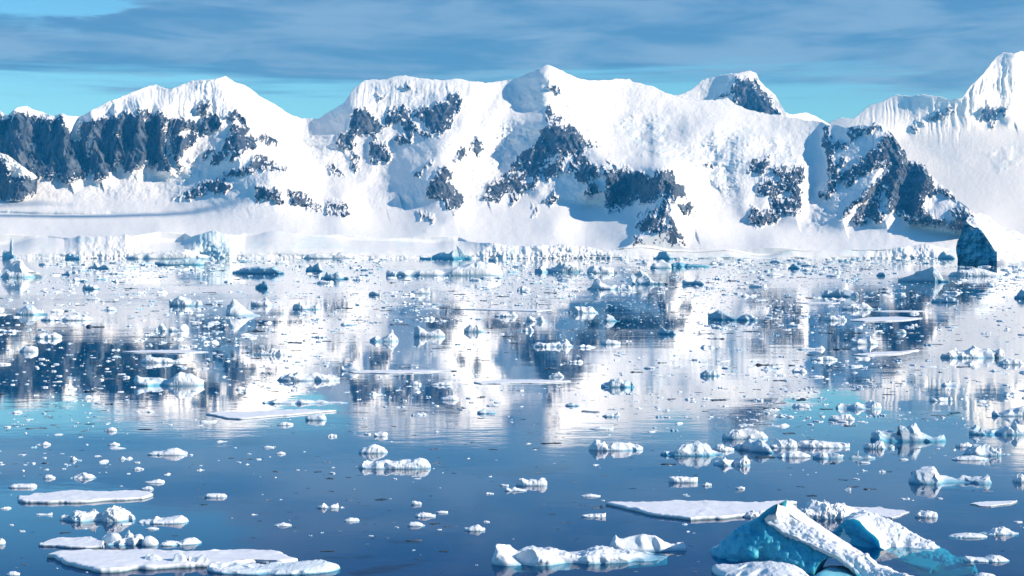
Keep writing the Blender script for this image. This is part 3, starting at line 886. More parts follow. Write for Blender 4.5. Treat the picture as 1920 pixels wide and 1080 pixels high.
def floe(c, label, pts, th=0.3, rag=0.5, ref=None, ridge_rim=0.1, lumps=0):
    """a flat floe: its upper outline is traced and laid at the height of its top"""
    pts = np.array(cp(c, flat(pts)))
    sd = len(TRACED) + 0.77
    # resample the outline
    Q = np.r_[pts, pts[:1]]
    L = np.r_[0, np.cumsum(np.hypot(np.diff(Q[:, 0]), 3 * np.diff(Q[:, 1])))]
    n = int(np.clip(L[-1] / 1.3, 60, 420))
    s = np.linspace(0, L[-1], n, endpoint=False)
    u = np.interp(s, L, Q[:, 0]); v = np.interp(s, L, Q[:, 1])
    Y = (HC - th) * F / (v - HOR)
    X = (u - 960) / F * Y
    wob = rag * 1.1 * fbm(s / 46, s * 0, sd, 4, .42)
    cx, cy = X.mean(), Y.mean()
    tx, ty = np.roll(X, -1) - np.roll(X, 1), np.roll(Y, -1) - np.roll(Y, 1)
    ln = np.hypot(tx, ty) + 1e-9
    nx, ny = ty / ln, -tx / ln
    if ((X - cx) * nx + (Y - cy) * ny).sum() < 0:
        nx, ny = -nx, -ny
    X = X + nx * wob * 0.5; Y = Y + ny * wob * 0.5
    rings = []
    size = np.hypot(X - cx, Y - cy)
    th = th * 0.62
    ins = [0.0, 0.02, 0.05, 0.10, 0.17, 0.26, 0.36, 0.48, 0.60, 0.72, 0.84, 0.95]
    for k, f in enumerate(ins):
        xx, yy = cx + (X - cx) * (1 - f), cy + (Y - cy) * (1 - f)
        zz = th * (1 + 0.10 * fbm(xx * .35, yy * .25, sd, 3)) + 0.025 * fbm(xx * 1.5, yy * .9, sd + 1, 3) * min(1, th * 6)
        if k == 0:
            zz = zz - 0.18 * th
        if k in (1, 2):
            zz = zz + ridge_rim * (1.2 + th) * 0.5 * np.maximum(0, fbm(xx * 1.7, yy * 1.1, sd + 5, 3) - .05)
        rings.append(np.stack([xx, yy, zz], -1))
    under = []
    edge = 0.05 * fbm(X * .6, Y * .5, sd + 8, 3)
    for f, z in ((0.02, 0.5 * th), (-0.02, 0.15 * th), (0.0, -0.03), (-0.35, -0.14)):
        off = f + edge * (0.6 + z / th * 0.4) * min(1, th * 4) * (z > -.4)
        zz = np.full(n, z) + (0.1 * th * fbm(X * 2, Y * 1.4, sd + 9, 2) if z > 0 else 0)
        under.append(np.stack([X + nx * off, Y + ny * off, zz], -1))
    P = np.concatenate(under[::-1] + rings, 0)
    nr = len(under) + len(rings)
    i = np.arange(n)
    fc = []
    for r in range(nr - 1):
        a, b = r * n + i, r * n + (i + 1) % n
        fc.append(np.c_[a, b, b + n, a + n])
    fc = np.concatenate(fc)
    V = np.r_[P, [[cx, cy, th]]]
    ci = len(P)
    last = (nr - 1) * n
    fc = np.r_[fc, np.c_[last + i, last + (i + 1) % n, np.full(n, ci), np.full(n, ci)]]
    area = 0.5 * np.sum(X * np.roll(Y, -1) - np.roll(X, -1) * Y)
    tri = np.r_[fc[:, [0, 1, 2]], fc[:-n][:, [0, 2, 3]]]
    if area < 0:
        tri = tri[:, ::-1]
    V = V - np.array([cx, cy, 0])
    ice = np.clip(1 - (V[:, 2] - 0.05 * th) / (0.35 * th), 0, 1)
    me = mesh_from("ice_floe", V, tri, [FLOE], {"ice": ice}, smooth_shade=False)
    me.polygons.foreach_set("use_smooth", np.ones(len(me.polygons), bool))
    o = link("ice_floe", me, (cx, cy, 0), label=label, category="ice floe")
    TRACED.append((pts[:, 0].min(), pts[:, 0].max(), pts[:, 1].min(), pts[:, 1].max() + 3))
    if ref:
        REFS.append((pts[:, 0].mean(), pts[:, 1].max(), ref))
    return o


# flat floes
floe('F1', "long white floe with a small snow knob at one end, behind the twin-humped berg", "100 622 160 618 178 602 190 600 215 608 330 592 400 586 480 590 560 591 680 588 760 588 830 598 850 606 800 625 700 633 560 640 400 645 260 645 140 642 105 634", .32, .6, ref="the knobbed floe")
floe('F1', "small tapered flat floe pointing away from the row of blocks", "215 886 290 862 400 855 510 852 560 865 590 875 590 903 480 906 340 900 225 893", .22, .4)
floe('F1', "biggest flat grey-white floe, lying behind two smooth melted lumps", "285 940 330 928 420 924 600 918 860 916 1080 918 1260 914 1400 918 1580 928 1600 940 1640 945 1668 962 1560 972 1440 978 1330 988 1200 988 1100 992 900 1002 740 1012 620 1020 520 1018 440 988 370 974 295 958", .42, .7, ref="the biggest flat floe")
floe('F1', "thin pointed floe under the crumbly strip of ice", "1165 158 1220 153 1400 150 1560 142 1700 138 1895 143 1780 152 1640 165 1500 175 1360 185 1280 181 1230 170", .25, .6, ref="the thin pointed floe")
floe('P', "wide flat floe with a sharp tip behind the blue arched iceberg", "1143 938 1180 936 1300 936 1420 937 1493 936 1470 944 1420 955 1360 963 1295 967 1240 960 1180 948", .35, .6, ref="the sharp-tipped floe")
floe('F3', "dark-rimmed flat floe beyond the snowy slope of the blue arched iceberg", "960 695 1100 692 1200 705 1280 715 1250 740 1180 752 1080 735 1000 715", .10, .5)
floe('M2', "long thin floe with a dark notch in its near edge", "750 945 900 932 1080 930 1280 938 1150 947 900 953 780 952", .2, .9)
floe('M2', "narrow strip of flat ice below the smooth oval block", "40 885 200 880 450 875 660 880 500 888 250 895 60 893", .2, .9)
floe('M3', "flat white strip lying across the dark cliff reflection", "940 598 1060 582 1200 578 1370 585 1260 598 1150 603 1020 603", .3, 1.2)
floe('M3', "thin flat floe under the domed turquoise berg", "640 499 760 497 880 500 840 506 700 506", .25, 1.5)
floe('M3', "thin flat floe with rubble on its far edge beneath the cliff reflection", "950 790 1080 776 1230 772 1330 764 1290 778 1180 788 1040 795", .22, 1.)
floe('M1', "flat slender floe just below a short white ridge of ice", "690 772 840 766 1020 765 1180 775 1040 783 760 778", .2, 1.)
floe('M2', "very thin pale floe among the speckled brash", "640 536 800 532 1000 534 1190 540 1100 548 820 541", .25, 1.5)
floe('M3', "long thin line of ice across the darkest reflection", "1050 548 1150 545 1380 546 1290 551 1120 551", .2, 1.)
floe('P', "small flat pan of ice beside the stepped snowy chunk", "1823 943 1850 939 1890 938 1908 937 1895 943 1860 948 1835 947", .12, .4)
K = 'ice_chunk'
B = 'iceberg'
# bottom rows of the photograph
berg('F1', B, 777, "white twin-humped berg with a dark gap at one end behind the row of blocks", "335 772 348 745 380 738 398 765 412 728 425 718 455 710 490 685 530 678 545 708 570 728 585 735 600 708 640 690 680 705 720 730 745 738 762 762", .35, .5, 0, .3, ref="the twin-humped berg")
berg('F1', 'ice_raft', 788, "low slab with a lumpy end beside the twin-humped berg", "775 775 790 765 860 762 880 748 895 757 930 753 980 745 1020 740 1050 760 1062 782", .45, .6, 0, .2, ref="the lumpy-ended slab")
berg('F1', K, 905, "smooth leaning block of white ice against the tapered floe", "572 868 600 845 640 830 688 824 694 870 690 890", .8, .5, .2, .12, .5, ref="the leaning block")
berg('F1', K, 910, "broken white chunk with a shaded notch beside the leaning block", "598 895 650 878 690 858 720 838 750 850 795 850 796 890", .6, .5, 0, .34)
berg('F1', K, 912, "rounded pale boulder of ice standing alone behind the biggest floe", "798 905 803 872 820 858 845 853 878 868 890 908", .9, .5, 0, .12)
berg('F1', K, 916, "two-lobed streaked chunk with one sunlit facet at the end of the block row", "900 905 930 882 1000 886 1020 885 1040 870 1090 863 1117 880 1135 905", .4, .5, -.2, .16)
berg('F1', K, 1024, "smooth hump like a seal's back before the biggest flat floe", "745 1015 785 1005 812 985 828 958 868 960 930 988 938 1010", .5, .45, .3, .08, .8)
berg('F1', K, 1030, "melted ice lump with a hooked arm curling over a hollow", "925 1020 958 985 978 956 1005 948 1030 962 1052 998 1075 1003 1092 985 1096 968 1050 962 1065 952 1100 940 1135 943 1163 958 1170 1005", .4, .45, 0, .1, .75, blue=.25, ref="the hooked lump")
berg('F1', 'ice_raft', 1074, "long rough snow-crusted raft touching the end of the biggest floe", "1168 1030 1200 1002 1300 1006 1450 1010 1560 1012 1700 995 1830 993 1890 1008 1914 1052", .28, .8, 0, .24, .8, blue=.3)
berg('F1', K, 402, "smooth low chunk with a high end, alone on dark water above the knobbed floe", "826 398 850 380 920 377 950 364 990 359 1030 367 1055 388", .4, .55, 0, .12)
berg('F1', K, 205, "pale oval chunk just under the tip of the thin pointed floe", "1718 192 1730 174 1780 166 1825 172 1837 192", .5, .5, 0, .15, blue=.3)
berg('F1', K, 586, "short flat bar of ice near the knobbed floe", "45 577 80 562 190 560 208 572", .4, .6, 0, .1, .45)
berg('F1', K, 534, "little pyramid of snowy ice beyond the knobbed floe", "395 528 440 510 478 499 510 512 541 528", .5, .5, 0, .25)
berg('F1', K, 533, "small rounded lump beside the little snowy pyramid", "243 526 262 512 285 510 312 524", .6, .5, 0, .2)
berg('F1', K, 640, "short blunt bar of ice alone on deep blue water", "1147 627 1170 616 1260 615 1277 630", .4, .6, 0, .1, .45)
berg('F1', K, 700, "knobbly little cluster of ice with an upright tooth", "1778 693 1805 680 1822 668 1840 690 1858 690 1868 672 1885 680 1898 672 1906 696", .4, .5, 0, .3)
berg('F1', K, 267, "small white tent-shaped chunk above the knobbed floe", "588 260 605 252 625 240 650 250 660 264", .5, .5, 0, .2)
berg('F1', K, 234, "low oval chunk below the thin pointed floe's oval neighbour", "1558 229 1590 214 1612 212 1650 225", .5, .5, 0, .15)
berg('F1', K, 559, "white wedge with a trailing tip beyond the end of the knobbed floe", "813 551 870 541 895 536 915 541 927 553", .5, .5, 0, .2)
berg('F1', K, 596, "little slab tucked behind the end of the knobbed floe", "795 588 830 575 858 578 865 590", .5, .5, 0, .15, .5)
berg('F1', K, 483, "small double lump beyond the knobbed floe", "748 476 770 467 790 470 810 478", .5, .5, 0, .2)
berg('F1', K, 801, "low dark-ended sliver of ice below the upright tooth cluster", "1540 795 1590 780 1640 791", .5, .5, 0, .2)
berg('F1', K, 905, "white lump cut by the picture edge beside the tapered floe", "-40 888 -20 866 5 862 30 886", .6, .5, 0, .2)
berg('F1', K, 1078, "small rounded chunk alone near the biggest flat floe", "38 1066 60 1054 95 1053 112 1066", .5, .5, 0, .15)
berg('F1', K, 366, "flat two-step piece in a short column of small ice", "612 360 650 354 710 364", .5, .5, 0, .2)
berg('F1', K, 345, "middle piece in a short column of small ice", "605 342 640 326 675 338", .5, .5, 0, .2)
berg('F1', K, 346, "flat knobbed sliver of ice on the dark blue water", "195 342 230 336 255 325 285 338", .5, .5, 0, .2)
berg('F1', K, 740, "shallow cup-shaped sliver near the twin-humped berg", "205 732 225 728 262 732 292 720 294 733", .4, .5, 0, .2)
berg('F1', K, 396, "small square-ended chunk under the thin pointed floe", "1550 390 1580 380 1606 388", .5, .5, 0, .15, .5)
berg('F1', K, 360, "small flat-topped bar under the thin pointed floe", "1480 354 1500 348 1542 352", .5, .5, 0, .15, .5)
berg('F1', K, 298, "white crooked crumb at the height of the thin floe's reflection", "1836 292 1860 280 1895 288", .5, .5, 0, .25)
berg('F1', K, 820, "thin plate floating in the twin-humped berg's reflection", "820 812 850 804 894 812", .5, .5, 0, .15)

berg('F2', K, 391, "smooth dome of ice just behind the long scalloped raft", "98 375 115 362 150 345 172 337 200 343 240 358 262 382", .5, .5, 0, .12, ref="the smooth dome")
berg('F2', 'ice_raft', 479, "long scalloped raft with a round raised head", "98 462 115 438 130 425 160 432 200 429 270 428 330 431 380 425 400 433 418 420 450 417 475 425 500 452 504 470", .25, .55, 0, .16, .6, ref="the round-headed raft", blue=.2)
berg('F2', K, 296, "tiny crumbled block in the tall peak's reflection", "184 285 200 266 235 264 260 278", .5, .5, 0, .25)
berg('F2', 'ice_raft', 376, "two-part white berg with a notch and a long sloping tail", "1393 358 1410 335 1430 316 1480 319 1492 342 1503 335 1525 322 1600 324 1640 339 1670 338 1696 360", .35, .5, 0, .17, ref="the notched two-part berg")
berg('F2', K, 573, "dumb-bell chunk with a round head and a square foot", "984 550 1000 531 1045 526 1062 535 1100 540 1125 526 1145 530 1158 552", .35, .5, 0, .14, .6, ref="the dumb-bell chunk")
berg('F2', B, 1034, "long low berg with a rough snow crust and turquoise waterline", "845 998 858 960 875 903 930 897 985 915 1003 922 1040 903 1100 914 1180 938 1280 965 1340 962 1420 930 1520 923 1600 942 1700 962 1780 988 1832 1010", .3, .4, -.12, .3, .8, blue=.2, ref="the long low snow-crusted berg")
berg('F2', B, 945, "smooth white berg with a knob at one end and a horn at the other", "1508 905 1525 878 1540 848 1552 860 1570 865 1620 858 1680 848 1730 846 1765 853 1790 870 1850 895 1885 902 1893 850 1915 838 1938 862 1942 910", .3, .5, 0, .07, .8, ref="the horned smooth berg")
berg('F2', K, 801, "low pale lens of ice on open blue water", "370 790 390 776 430 776 472 794", .5, .5, 0, .1)
berg('F2', K, 750, "rough flat crumb raft between two smaller pieces", "412 740 440 725 470 722 530 738", .5, .5, 0, .25)
berg('F2', K, 727, "flat double crumb behind the rough crumb raft", "534 718 560 713 600 716", .5, .5, 0, .2)
berg('F2', K, 828, "small bread-shaped chunk with a peaked middle", "694 812 730 802 770 790 808 810", .5, .5, 0, .12)
berg('F2', K, 680, "small squared chunk of ice on open dark water", "394 666 400 658 446 660 452 672", .5, .5, 0, .15, .5)
berg('F2', K, 604, "string of small white knobs below the dumb-bell chunk", "918 596 930 580 950 592 970 580 990 588 1042 594", .4, .5, 0, .25)
berg('F2', K, 636, "flat dark-edged sliver behind the sharp-tipped floe", "1348 628 1400 618 1458 628", .5, .5, 0, .2)
berg('F2', K, 752, "winged sliver with a raised tip near the sharp-tipped floe", "1352 738 1400 732 1440 730 1488 724 1450 745", .4, .5, 0, .15)
berg('F2', K, 92, "white double lump in the fluted reflection", "558 78 600 66 640 62 660 82", .5, .5, 0, .2)
berg('F2', K, 168, "greenish pointed chunk at the edge of the fluted reflection", "764 160 800 140 830 148 866 158", .5, .5, 0, .2, blue=.5)
berg('F2', K, 125, "greenish knobbed sliver on the white reflection", "1260 118 1290 104 1340 118", .5, .5, 0, .2, blue=.5)
berg('F2', K, 186, "dark wedge beside an upright splinter on the white reflection", "1468 178 1500 160 1545 170 1556 155 1564 172", .4, .5, 0, .2, blue=.3)
berg('F2', K, 258, "thin plate of ice at the foot of the white reflection", "1395 252 1450 240 1530 244", .5, .5, 0, .2)

berg('F3', B, 566, "two-headed berg, one head a rough tower and the other a smooth dome", "1272 552 1290 520 1308 505 1303 465 1322 440 1342 430 1372 445 1400 458 1430 480 1440 508 1455 518 1500 520 1548 538 1575 520 1610 500 1660 488 1705 505 1735 545", .32, .5, 0, .16, .7, blue=.25, ref="the two-headed berg")
berg('F3', K, 553, "rounded berg cut by the picture edge level with the two-headed berg", "1858 540 1872 512 1900 500 1950 502 1990 535", .5, .5, 0, .2)
berg('F3', K, 752, "stepped snowy chunk with a pale tail near the dark-rimmed floe", "1308 740 1322 722 1342 703 1365 716 1400 714 1425 726 1434 742", .5, .5, 0, .25)
berg('F3', K, 867, "thin lens-shaped slab with a dark end", "1498 855 1530 846 1600 838 1680 843 1712 855", .4, .55, 0, .1, .5)
berg('F3', K, 850, "knobbly low chunk right behind the lens-shaped slab", "1670 843 1700 836 1735 832 1755 810 1800 805 1840 820 1860 834 1888 838", .4, .5, 0, .25)
berg('F3', K, 1003, "low wavy strip of ice beyond the foot of the snow slope", "1578 980 1590 968 1640 976 1700 980 1745 962 1790 968 1836 990", .4, .5, 0, .15)
berg('F3', K, 406, "scooped turquoise chunk with a broad shoulder behind the two-headed berg", "1578 388 1600 352 1640 345 1680 340 1722 343 1750 368 1768 372 1787 362 1788 395", .5, .5, 0, .28, blue=.35)
berg('F3', K, 431, "long flat sliver under the scooped turquoise chunk", "1513 420 1560 408 1640 402 1720 420", .35, .5, 0, .2)
berg('F3', K, 356, "small grey lump before the tower-ended berg", "1534 345 1560 330 1600 326 1632 346", .5, .5, 0, .2)
berg('F3', B, 327, "berg with a leaning horn and a tall pale pyramid", "1057 312 1068 275 1085 262 1108 239 1130 262 1150 252 1180 258 1205 285 1228 290 1240 265 1213 244 1225 236 1255 238 1280 228 1303 215 1322 232 1350 280 1400 296 1470 290 1478 303", .3, .5, 0, .14, .75, blue=.4, ref="the pyramid berg")
berg('F3', K, 366, "jagged low chunk before the pyramid berg", "1018 348 1045 322 1085 318 1115 305 1130 335 1160 330 1192 355", .4, .5, 0, .25)
berg('F3', B, 288, "low berg with a smooth upright tower and a thin spike", "1612 278 1616 232 1645 213 1668 238 1692 272 1720 262 1718 225 1735 240 1760 245 1830 238 1850 252 1872 203 1890 240 1930 258", .3, .5, 0, .14, .75, blue=.35, ref="the tower-ended berg")
berg('F3', B, 142, "low berg with a tall thin fin, lying in the mountain reflection", "860 130 880 110 920 98 960 90 1008 108 1035 92 1050 60 1056 42 1068 48 1085 85 1118 132", .35, .5, 0, .18, .8, ref="the fin-tailed berg")
berg('F3', K, 206, "short chunk with one humped end below the fin-tailed berg", "820 198 835 180 880 178 912 165 945 170 968 198", .45, .5, 0, .2)
berg('F3', 'ice_raft', 312, "wrinkled white raft with a dark blue end", "222 295 235 272 260 260 330 248 400 250 450 272 480 292", .35, .5, 0, .2, blue=.15, ref="the wrinkled raft")
berg('F3', B, 406, "smooth white bulge on a greenish rim at the end of the row of blocks", "-125 388 -90 372 -60 375 -30 352 0 343 50 332 85 326 110 335 128 328 148 325 168 372 200 385 232 392", .35, .5, 0, .16, .75, blue=.35, ref="the smooth white bulge")
berg('F3', K, 379, "frothy small chunk between the white bulge and the blue-sided dome", "165 368 190 348 215 340 240 352 288 362", .4, .5, 0, .3)
berg('F3', B, 396, "blue-sided dome berg with a sunlit flank", "262 385 290 358 318 335 325 350 345 328 370 312 400 304 440 312 480 345 512 388", .5, .5, .3, .1, .75, blue=.4, ref="the blue-sided dome")
berg('F3', K, 461, "rough white chunk with a dark tail before the blue-sided dome", "172 448 195 432 215 425 250 408 275 412 300 402 330 386 352 398 378 445", .45, .5, 0, .3)
berg('F3', K, 361, "twin rounded knobs behind the blue-sided dome", "488 350 510 325 535 308 552 325 575 318 600 311 635 322 646 352", .45, .5, 0, .22)
berg('F3', 'ice_raft', 361, "long flat-topped raft tapering to a tip behind the lens of ice", "640 340 660 322 720 318 800 324 870 330 930 328 940 340", .3, .6, 0, .16, .5)
berg('F3', K, 416, "pale lens of ice lying between the dome and a scalloped fin", "528 408 550 392 600 378 655 377 718 402", .4, .5, 0, .1)
berg('F3', K, 421, "scalloped chunk rising to a sharp fin at one end", "732 402 755 388 780 374 810 378 850 372 878 355 896 343 899 402", .4, .5, 0, .14, blue=.3)
berg('F3', K, 422, "small chunk with a bird-like wing held up", "930 412 940 390 965 372 992 350 985 372 968 398 1005 388 1040 394 1055 405 1082 412", .35, .5, 0, .16)
berg('F3', B, 182, "white tent of ice at the picture edge in the tall peak's reflection", "1740 176 1748 146 1765 150 1780 168 1815 148 1860 132 1905 116 1975 150", .35, .5, 0, .14)
berg('F3', K, 556, "long wedge cut by the notch in its far end, alone on open water", "-80 545 -76 520 -20 520 40 522 66 520 84 526", .35, .6, 0, .14, .5)
berg('F3', K, 574, "small pale crumb under the row of blocks", "110 566 135 553 162 562", .5, .5, 0, .2)
berg('F3', K, 592, "small lens with a dark tail under the row of blocks", "298 584 325 574 350 584", .5, .5, 0, .2)
berg('F3', K, 601, "upright crumb with its mirror image between floe and blocks", "908 590 920 570 930 560 946 580", .5, .5, 0, .25)
berg('F3', K, 498, "tiny round crumb beside the two-headed berg", "1105 490 1122 480 1140 490", .5, .5, 0, .2)
berg('F3', K, 1085, "small white lump touching the frame below the snow slope", "1640 1085 1680 1062 1730 1066 1760 1085", .5, .5, 0, .2)
berg('F3', K, 752, "crumbling dark-edged chunk between the sharp-tipped floe and the arched iceberg", "338 738 360 722 400 718 440 712 470 730", .5, .5, 0, .3)
berg('F3', 'ice_raft', 760, "heaped white ice with blue blocks behind the arched iceberg", "600 730 640 702 690 698 712 676 735 668 760 672 790 672 812 664 850 668 900 680 960 700 1000 725 1060 752", .32, .45, 0, .3, .7, blue=.15)

# middle distance
berg('M1', B, 972, "pair of pale blue bergs joined at the waterline, one blocky and one peaked", "758 925 775 908 800 911 850 910 890 922 930 940 952 948 975 925 1000 905 1020 888 1048 908 1075 900 1110 902 1135 912 1146 962", .3, .5, 0, .12, .6, blue=.3, ref="the joined pale blue pair")
berg('M1', 'ice_raft', 944, "ribbed white raft with a round raised end", "1558 938 1590 905 1620 905 1650 888 1680 880 1705 900 1750 904 1800 906 1850 911 1862 900 1885 894 1905 912 1910 940", .22, .6, 0, .22, .55, ref="the ribbed raft")
berg('M1', 'ice_raft', 1072, "crumbly low strip of broken ice above the thin pointed floe", "1475 1062 1540 1050 1560 1042 1590 1058 1660 1055 1690 1040 1720 1050 1790 1052 1850 1062 1960 1062", .2, .5, 0, .35)
berg('M1', K, 781, "smooth sharp-topped dome of ice on the dark cliff reflection", "110 772 145 745 185 730 207 742 214 775", .5, .5, 0, .1, ref="the sharp-topped dome")
berg('M1', K, 706, "broad low white berg above the sharp-topped dome", "198 692 218 676 235 668 265 675 310 672 348 690", .4, .5, 0, .25)
berg('M1', B, 572, "turquoise-based white berg with a serrated crest", "90 562 110 535 150 514 180 511 205 530 232 508 258 545 266 562", .35, .5, 0, .2, blue=.35, ref="the serrated turquoise berg")
berg('M1', 'ice_raft', 604, "low spread of white ice beside the serrated turquoise berg", "230 594 290 575 340 593 385 570 430 574 480 572 522 592", .3, .5, 0, .3)
berg('M1', B, 522, "blue-shadowed small berg with a flat white top", "953 490 968 466 1000 463 1060 466 1078 490 1125 488 1140 510", .35, .5, 0, .2, blue=.35)
berg('M1', B, 578, "sprawling white berg like a resting animal with a dark foot", "1268 472 1290 452 1322 478 1360 485 1388 498 1420 520 1450 550 1465 568", .45, .45, 0, .22, blue=.1, ref="the sprawling berg")
berg('M1', K, 522, "white chunk with a dark opening behind the sprawling berg", "1410 505 1450 480 1495 470 1510 492 1545 512", .45, .5, 0, .25)
berg('M1', B, 542, "low white berg with a deep blue end beyond the sprawling berg", "1645 525 1668 502 1690 500 1712 516 1740 505 1775 490 1802 522", .35, .5, 0, .25, blue=.25)
berg('M1', K, 662, "square white lump with its bright mirror image", "868 652 885 625 905 612 925 625 938 652", .5, .5, 0, .2)
berg('M1', K, 664, "two upright white lumps side by side", "948 652 960 620 985 615 1002 640 1020 618 1050 622 1064 652", .4, .5, 0, .2)
berg('M1', 'ice_raft', 842, "short white ridge of ice with a block at its end", "792 828 825 806 880 812 950 815 975 825 1000 812 1040 818 1046 834", .3, .5, 0, .25)
berg('M1', 'ice_raft', 798, "flat frothy raft of crumbled ice", "1425 786 1470 770 1530 762 1570 752 1612 775", .3, .5, 0, .35)
berg('M1', B, 342, "dark teal wedge of ice with a white end in the brash belt", "1305 332 1360 308 1420 300 1470 288 1510 298 1550 300 1602 332", .3, .4, .25, .2, blue=.55)
berg('M1', B, 292, "low flat berg with a dark green waterline", "872 276 930 266 1000 262 1060 254 1120 250 1148 278", .3, .5, 0, .14, .5, blue=.5)
berg('M1', B, 257, "flat tilted grey-topped berg under the glacier front", "718 248 790 226 900 215 1000 208 1052 199 1082 222 1200 245", .35, .4, 0, .12, .6)
berg('M1', B, 257, "dark spire of ice with a hooked tip under the glacier front", "8 244 14 200 38 188 52 178 62 150 72 130 78 190 88 250", .45, .5, .4, .1, .7, blue=.5)
berg('M1', B, 260, "pair of small dark blue humps under the glacier front", "360 252 370 225 382 210 398 238 415 226 432 222 458 250", .4, .5, .4, .14, blue=.55)
berg('M1', B, 362, "large low white berg with green patches along its foot", "-120 330 -60 272 -10 262 40 262 100 256 140 270 185 292 235 345", .35, .5, 0, .2, blue=.2)
berg('M1', B, 252, "dark blue wedge below the smooth glacier front", "1548 246 1590 226 1630 218 1652 198 1692 216 1702 246", .4, .5, .4, .15, blue=.5)
berg('M1', B, 256, "long white tabular berg close under the glacier front", "1698 246 1740 232 1790 224 1870 222 1960 222 2040 246", .3, .45, 0, .12, .5)
berg('M1', B, 327, "teal cut-sided berg with a white crest", "1718 300 1735 280 1762 285 1790 274 1812 300 1820 320", .4, .5, .3, .2, blue=.5)
berg('M1', B, 374, "two-peaked teal berg with a saddle", "1803 358 1822 330 1845 325 1870 342 1885 335 1905 318 1920 322 1932 360", .35, .5, .2, .2, blue=.4)
berg('M1', K, 313, "small pointed dark-faced berg in the brash belt", "492 308 520 290 540 276 560 300 585 292 612 284 624 306", .4, .5, .3, .2, blue=.35)
berg('M1', K, 347, "tiny dark-faced berg in the brash belt", "345 342 362 330 385 318 398 342", .4, .5, .3, .2, blue=.4)
berg('M1', K, 428, "pale wedge with a dark pointed end above the smooth water", "462 418 480 390 500 402 530 398 565 418", .4, .5, .3, .2, blue=.25)
berg('M1', K, 422, "dark teal berg like a cut gem in the open lead", "1436 402 1460 380 1480 376 1500 385 1510 402", .4, .5, .3, .2, blue=.6)

berg('M2', B, 260, "castle-shaped dark blue berg with a spired tower", "440 255 442 206 458 212 472 198 478 175 485 158 492 180 502 205 508 252", .55, .5, .4, .08, .5, blue=.5, ref="the castle-shaped berg")
berg('M2', B, 260, "broad dark blue berg with a leaning spike joined behind the castle-shaped one", "508 250 520 232 570 222 605 226 635 200 650 182 652 162 680 158 690 176 705 178 724 150 722 180 734 240", .4, .5, .3, .14, .6, blue=.5)
berg('M2', B, 252, "low dark blue whaleback under the glacier front", "125 244 165 222 190 216 225 218 272 246", .35, .5, .3, .12, blue=.55)
berg('M2', B, 352, "long tilted tabular berg with a dark undercut edge", "252 335 258 318 290 322 360 320 480 320 600 310 700 288 780 272 850 278 890 288 908 335", .25, .35, 0, .1, .45, blue=.1, ref="the long tilted tabular berg")
berg('M2', B, 268, "single white pillar of ice by the castle-shaped berg", "826 262 830 212 845 196 872 194 882 258", .6, .5, .2, .1, .5)
berg('M2', B, 332, "jumbled heap of white and blue blocks in the brash belt", "1086 315 1110 298 1140 268 1162 290 1195 285 1232 262 1262 258 1285 250 1310 275 1338 316", .35, .5, 0, .32, blue=.3)
berg('M2', B, 337, "rounded pair of white bergs beyond the jumbled heap", "1380 322 1400 300 1425 290 1448 302 1475 288 1505 285 1552 324", .35, .5, 0, .15)
berg('M2', B, 257, "dark teal dome under the rocky pyramid", "1753 248 1775 225 1795 211 1830 216 1872 248", .4, .5, .4, .1, blue=.6)
berg('M2', B, 310, "white fractured berg before the dark teal dome", "1738 302 1765 275 1795 258 1840 264 1858 298", .4, .5, 0, .2, blue=.25)
berg('M2', B, 302, "long low dark green slab beside the fractured berg", "1850 290 1880 270 1905 275 1930 284 2000 286 2072 292", .25, .5, 0, .12, .5, blue=.75)
berg('M2', B, 400, "hollowed white berg with a dark eye", "1636 368 1660 335 1682 324 1720 335 1750 342 1770 366 1800 372 1822 355 1842 382", .4, .5, 0, .3, blue=.3)
berg('M2', B, 430, "ragged berg with a long sloping white side on dark water", "1384 420 1392 392 1412 385 1438 368 1475 385 1520 396 1562 415", .4, .5, .2, .25, blue=.2)
berg('M2', K, 432, "square white crumb beside the ragged berg", "1570 425 1580 400 1612 395 1636 425", .5, .5, 0, .25)
berg('M2', K, 462, "white chunk with a dark blue face beside the open lead", "153 452 172 430 185 415 215 410 222 448", .5, .5, .4, .15, blue=.2)
berg('M2', K, 452, "low white ridge of ice with a blunt end", "382 444 420 430 460 420 496 418 500 446", .35, .5, 0, .15)
berg('M2', K, 436, "little jagged white crown of ice", "988 428 1010 410 1030 406 1062 428", .5, .5, 0, .25)
berg('M2', K, 370, "dark blue pointed berg beyond the tilted tabular berg", "0 360 8 335 22 308 36 330 44 362", .5, .5, .3, .15, blue=.5)
berg('M2', B, 695, "grey-headed berg with a trailing white shelf", "408 662 415 625 440 620 460 640 482 662 520 645 545 632 575 655 585 685", .35, .5, 0, .2, blue=.25)
berg('M2', K, 668, "heap of white rubble in the broad white reflection", "690 658 715 620 740 600 770 605 800 630 812 656", .4, .5, 0, .35)
berg('M2', B, 722, "pale tumbled berg with several lobes", "160 700 190 672 215 662 235 640 275 630 300 655 322 700", .4, .5, 0, .28, blue=.2)
berg('M2', K, 562, "row of white knobs near the speckled brash", "1282 550 1310 520 1340 530 1380 522 1425 535 1444 552", .3, .5, 0, .3)
berg('M2', K, 610, "spiky white cluster on the dark mountain reflection", "1040 600 1062 572 1085 590 1110 570 1135 588 1162 596", .35, .5, 0, .35)
berg('M2', K, 582, "flat crumbled raft on the dark mountain reflection", "862 575 900 558 950 562 968 550 992 572", .35, .5, 0, .25)
berg('M2', K, 664, "white chunk with a fin on the dark mountain reflection", "988 656 1030 645 1050 640 1062 628 1082 655", .4, .5, 0, .2)
berg('M2', K, 608, "long sloping greenish chunk on the dark mountain reflection", "1478 600 1500 560 1525 568 1570 585 1560 604", .35, .5, 0, .2, blue=.4)
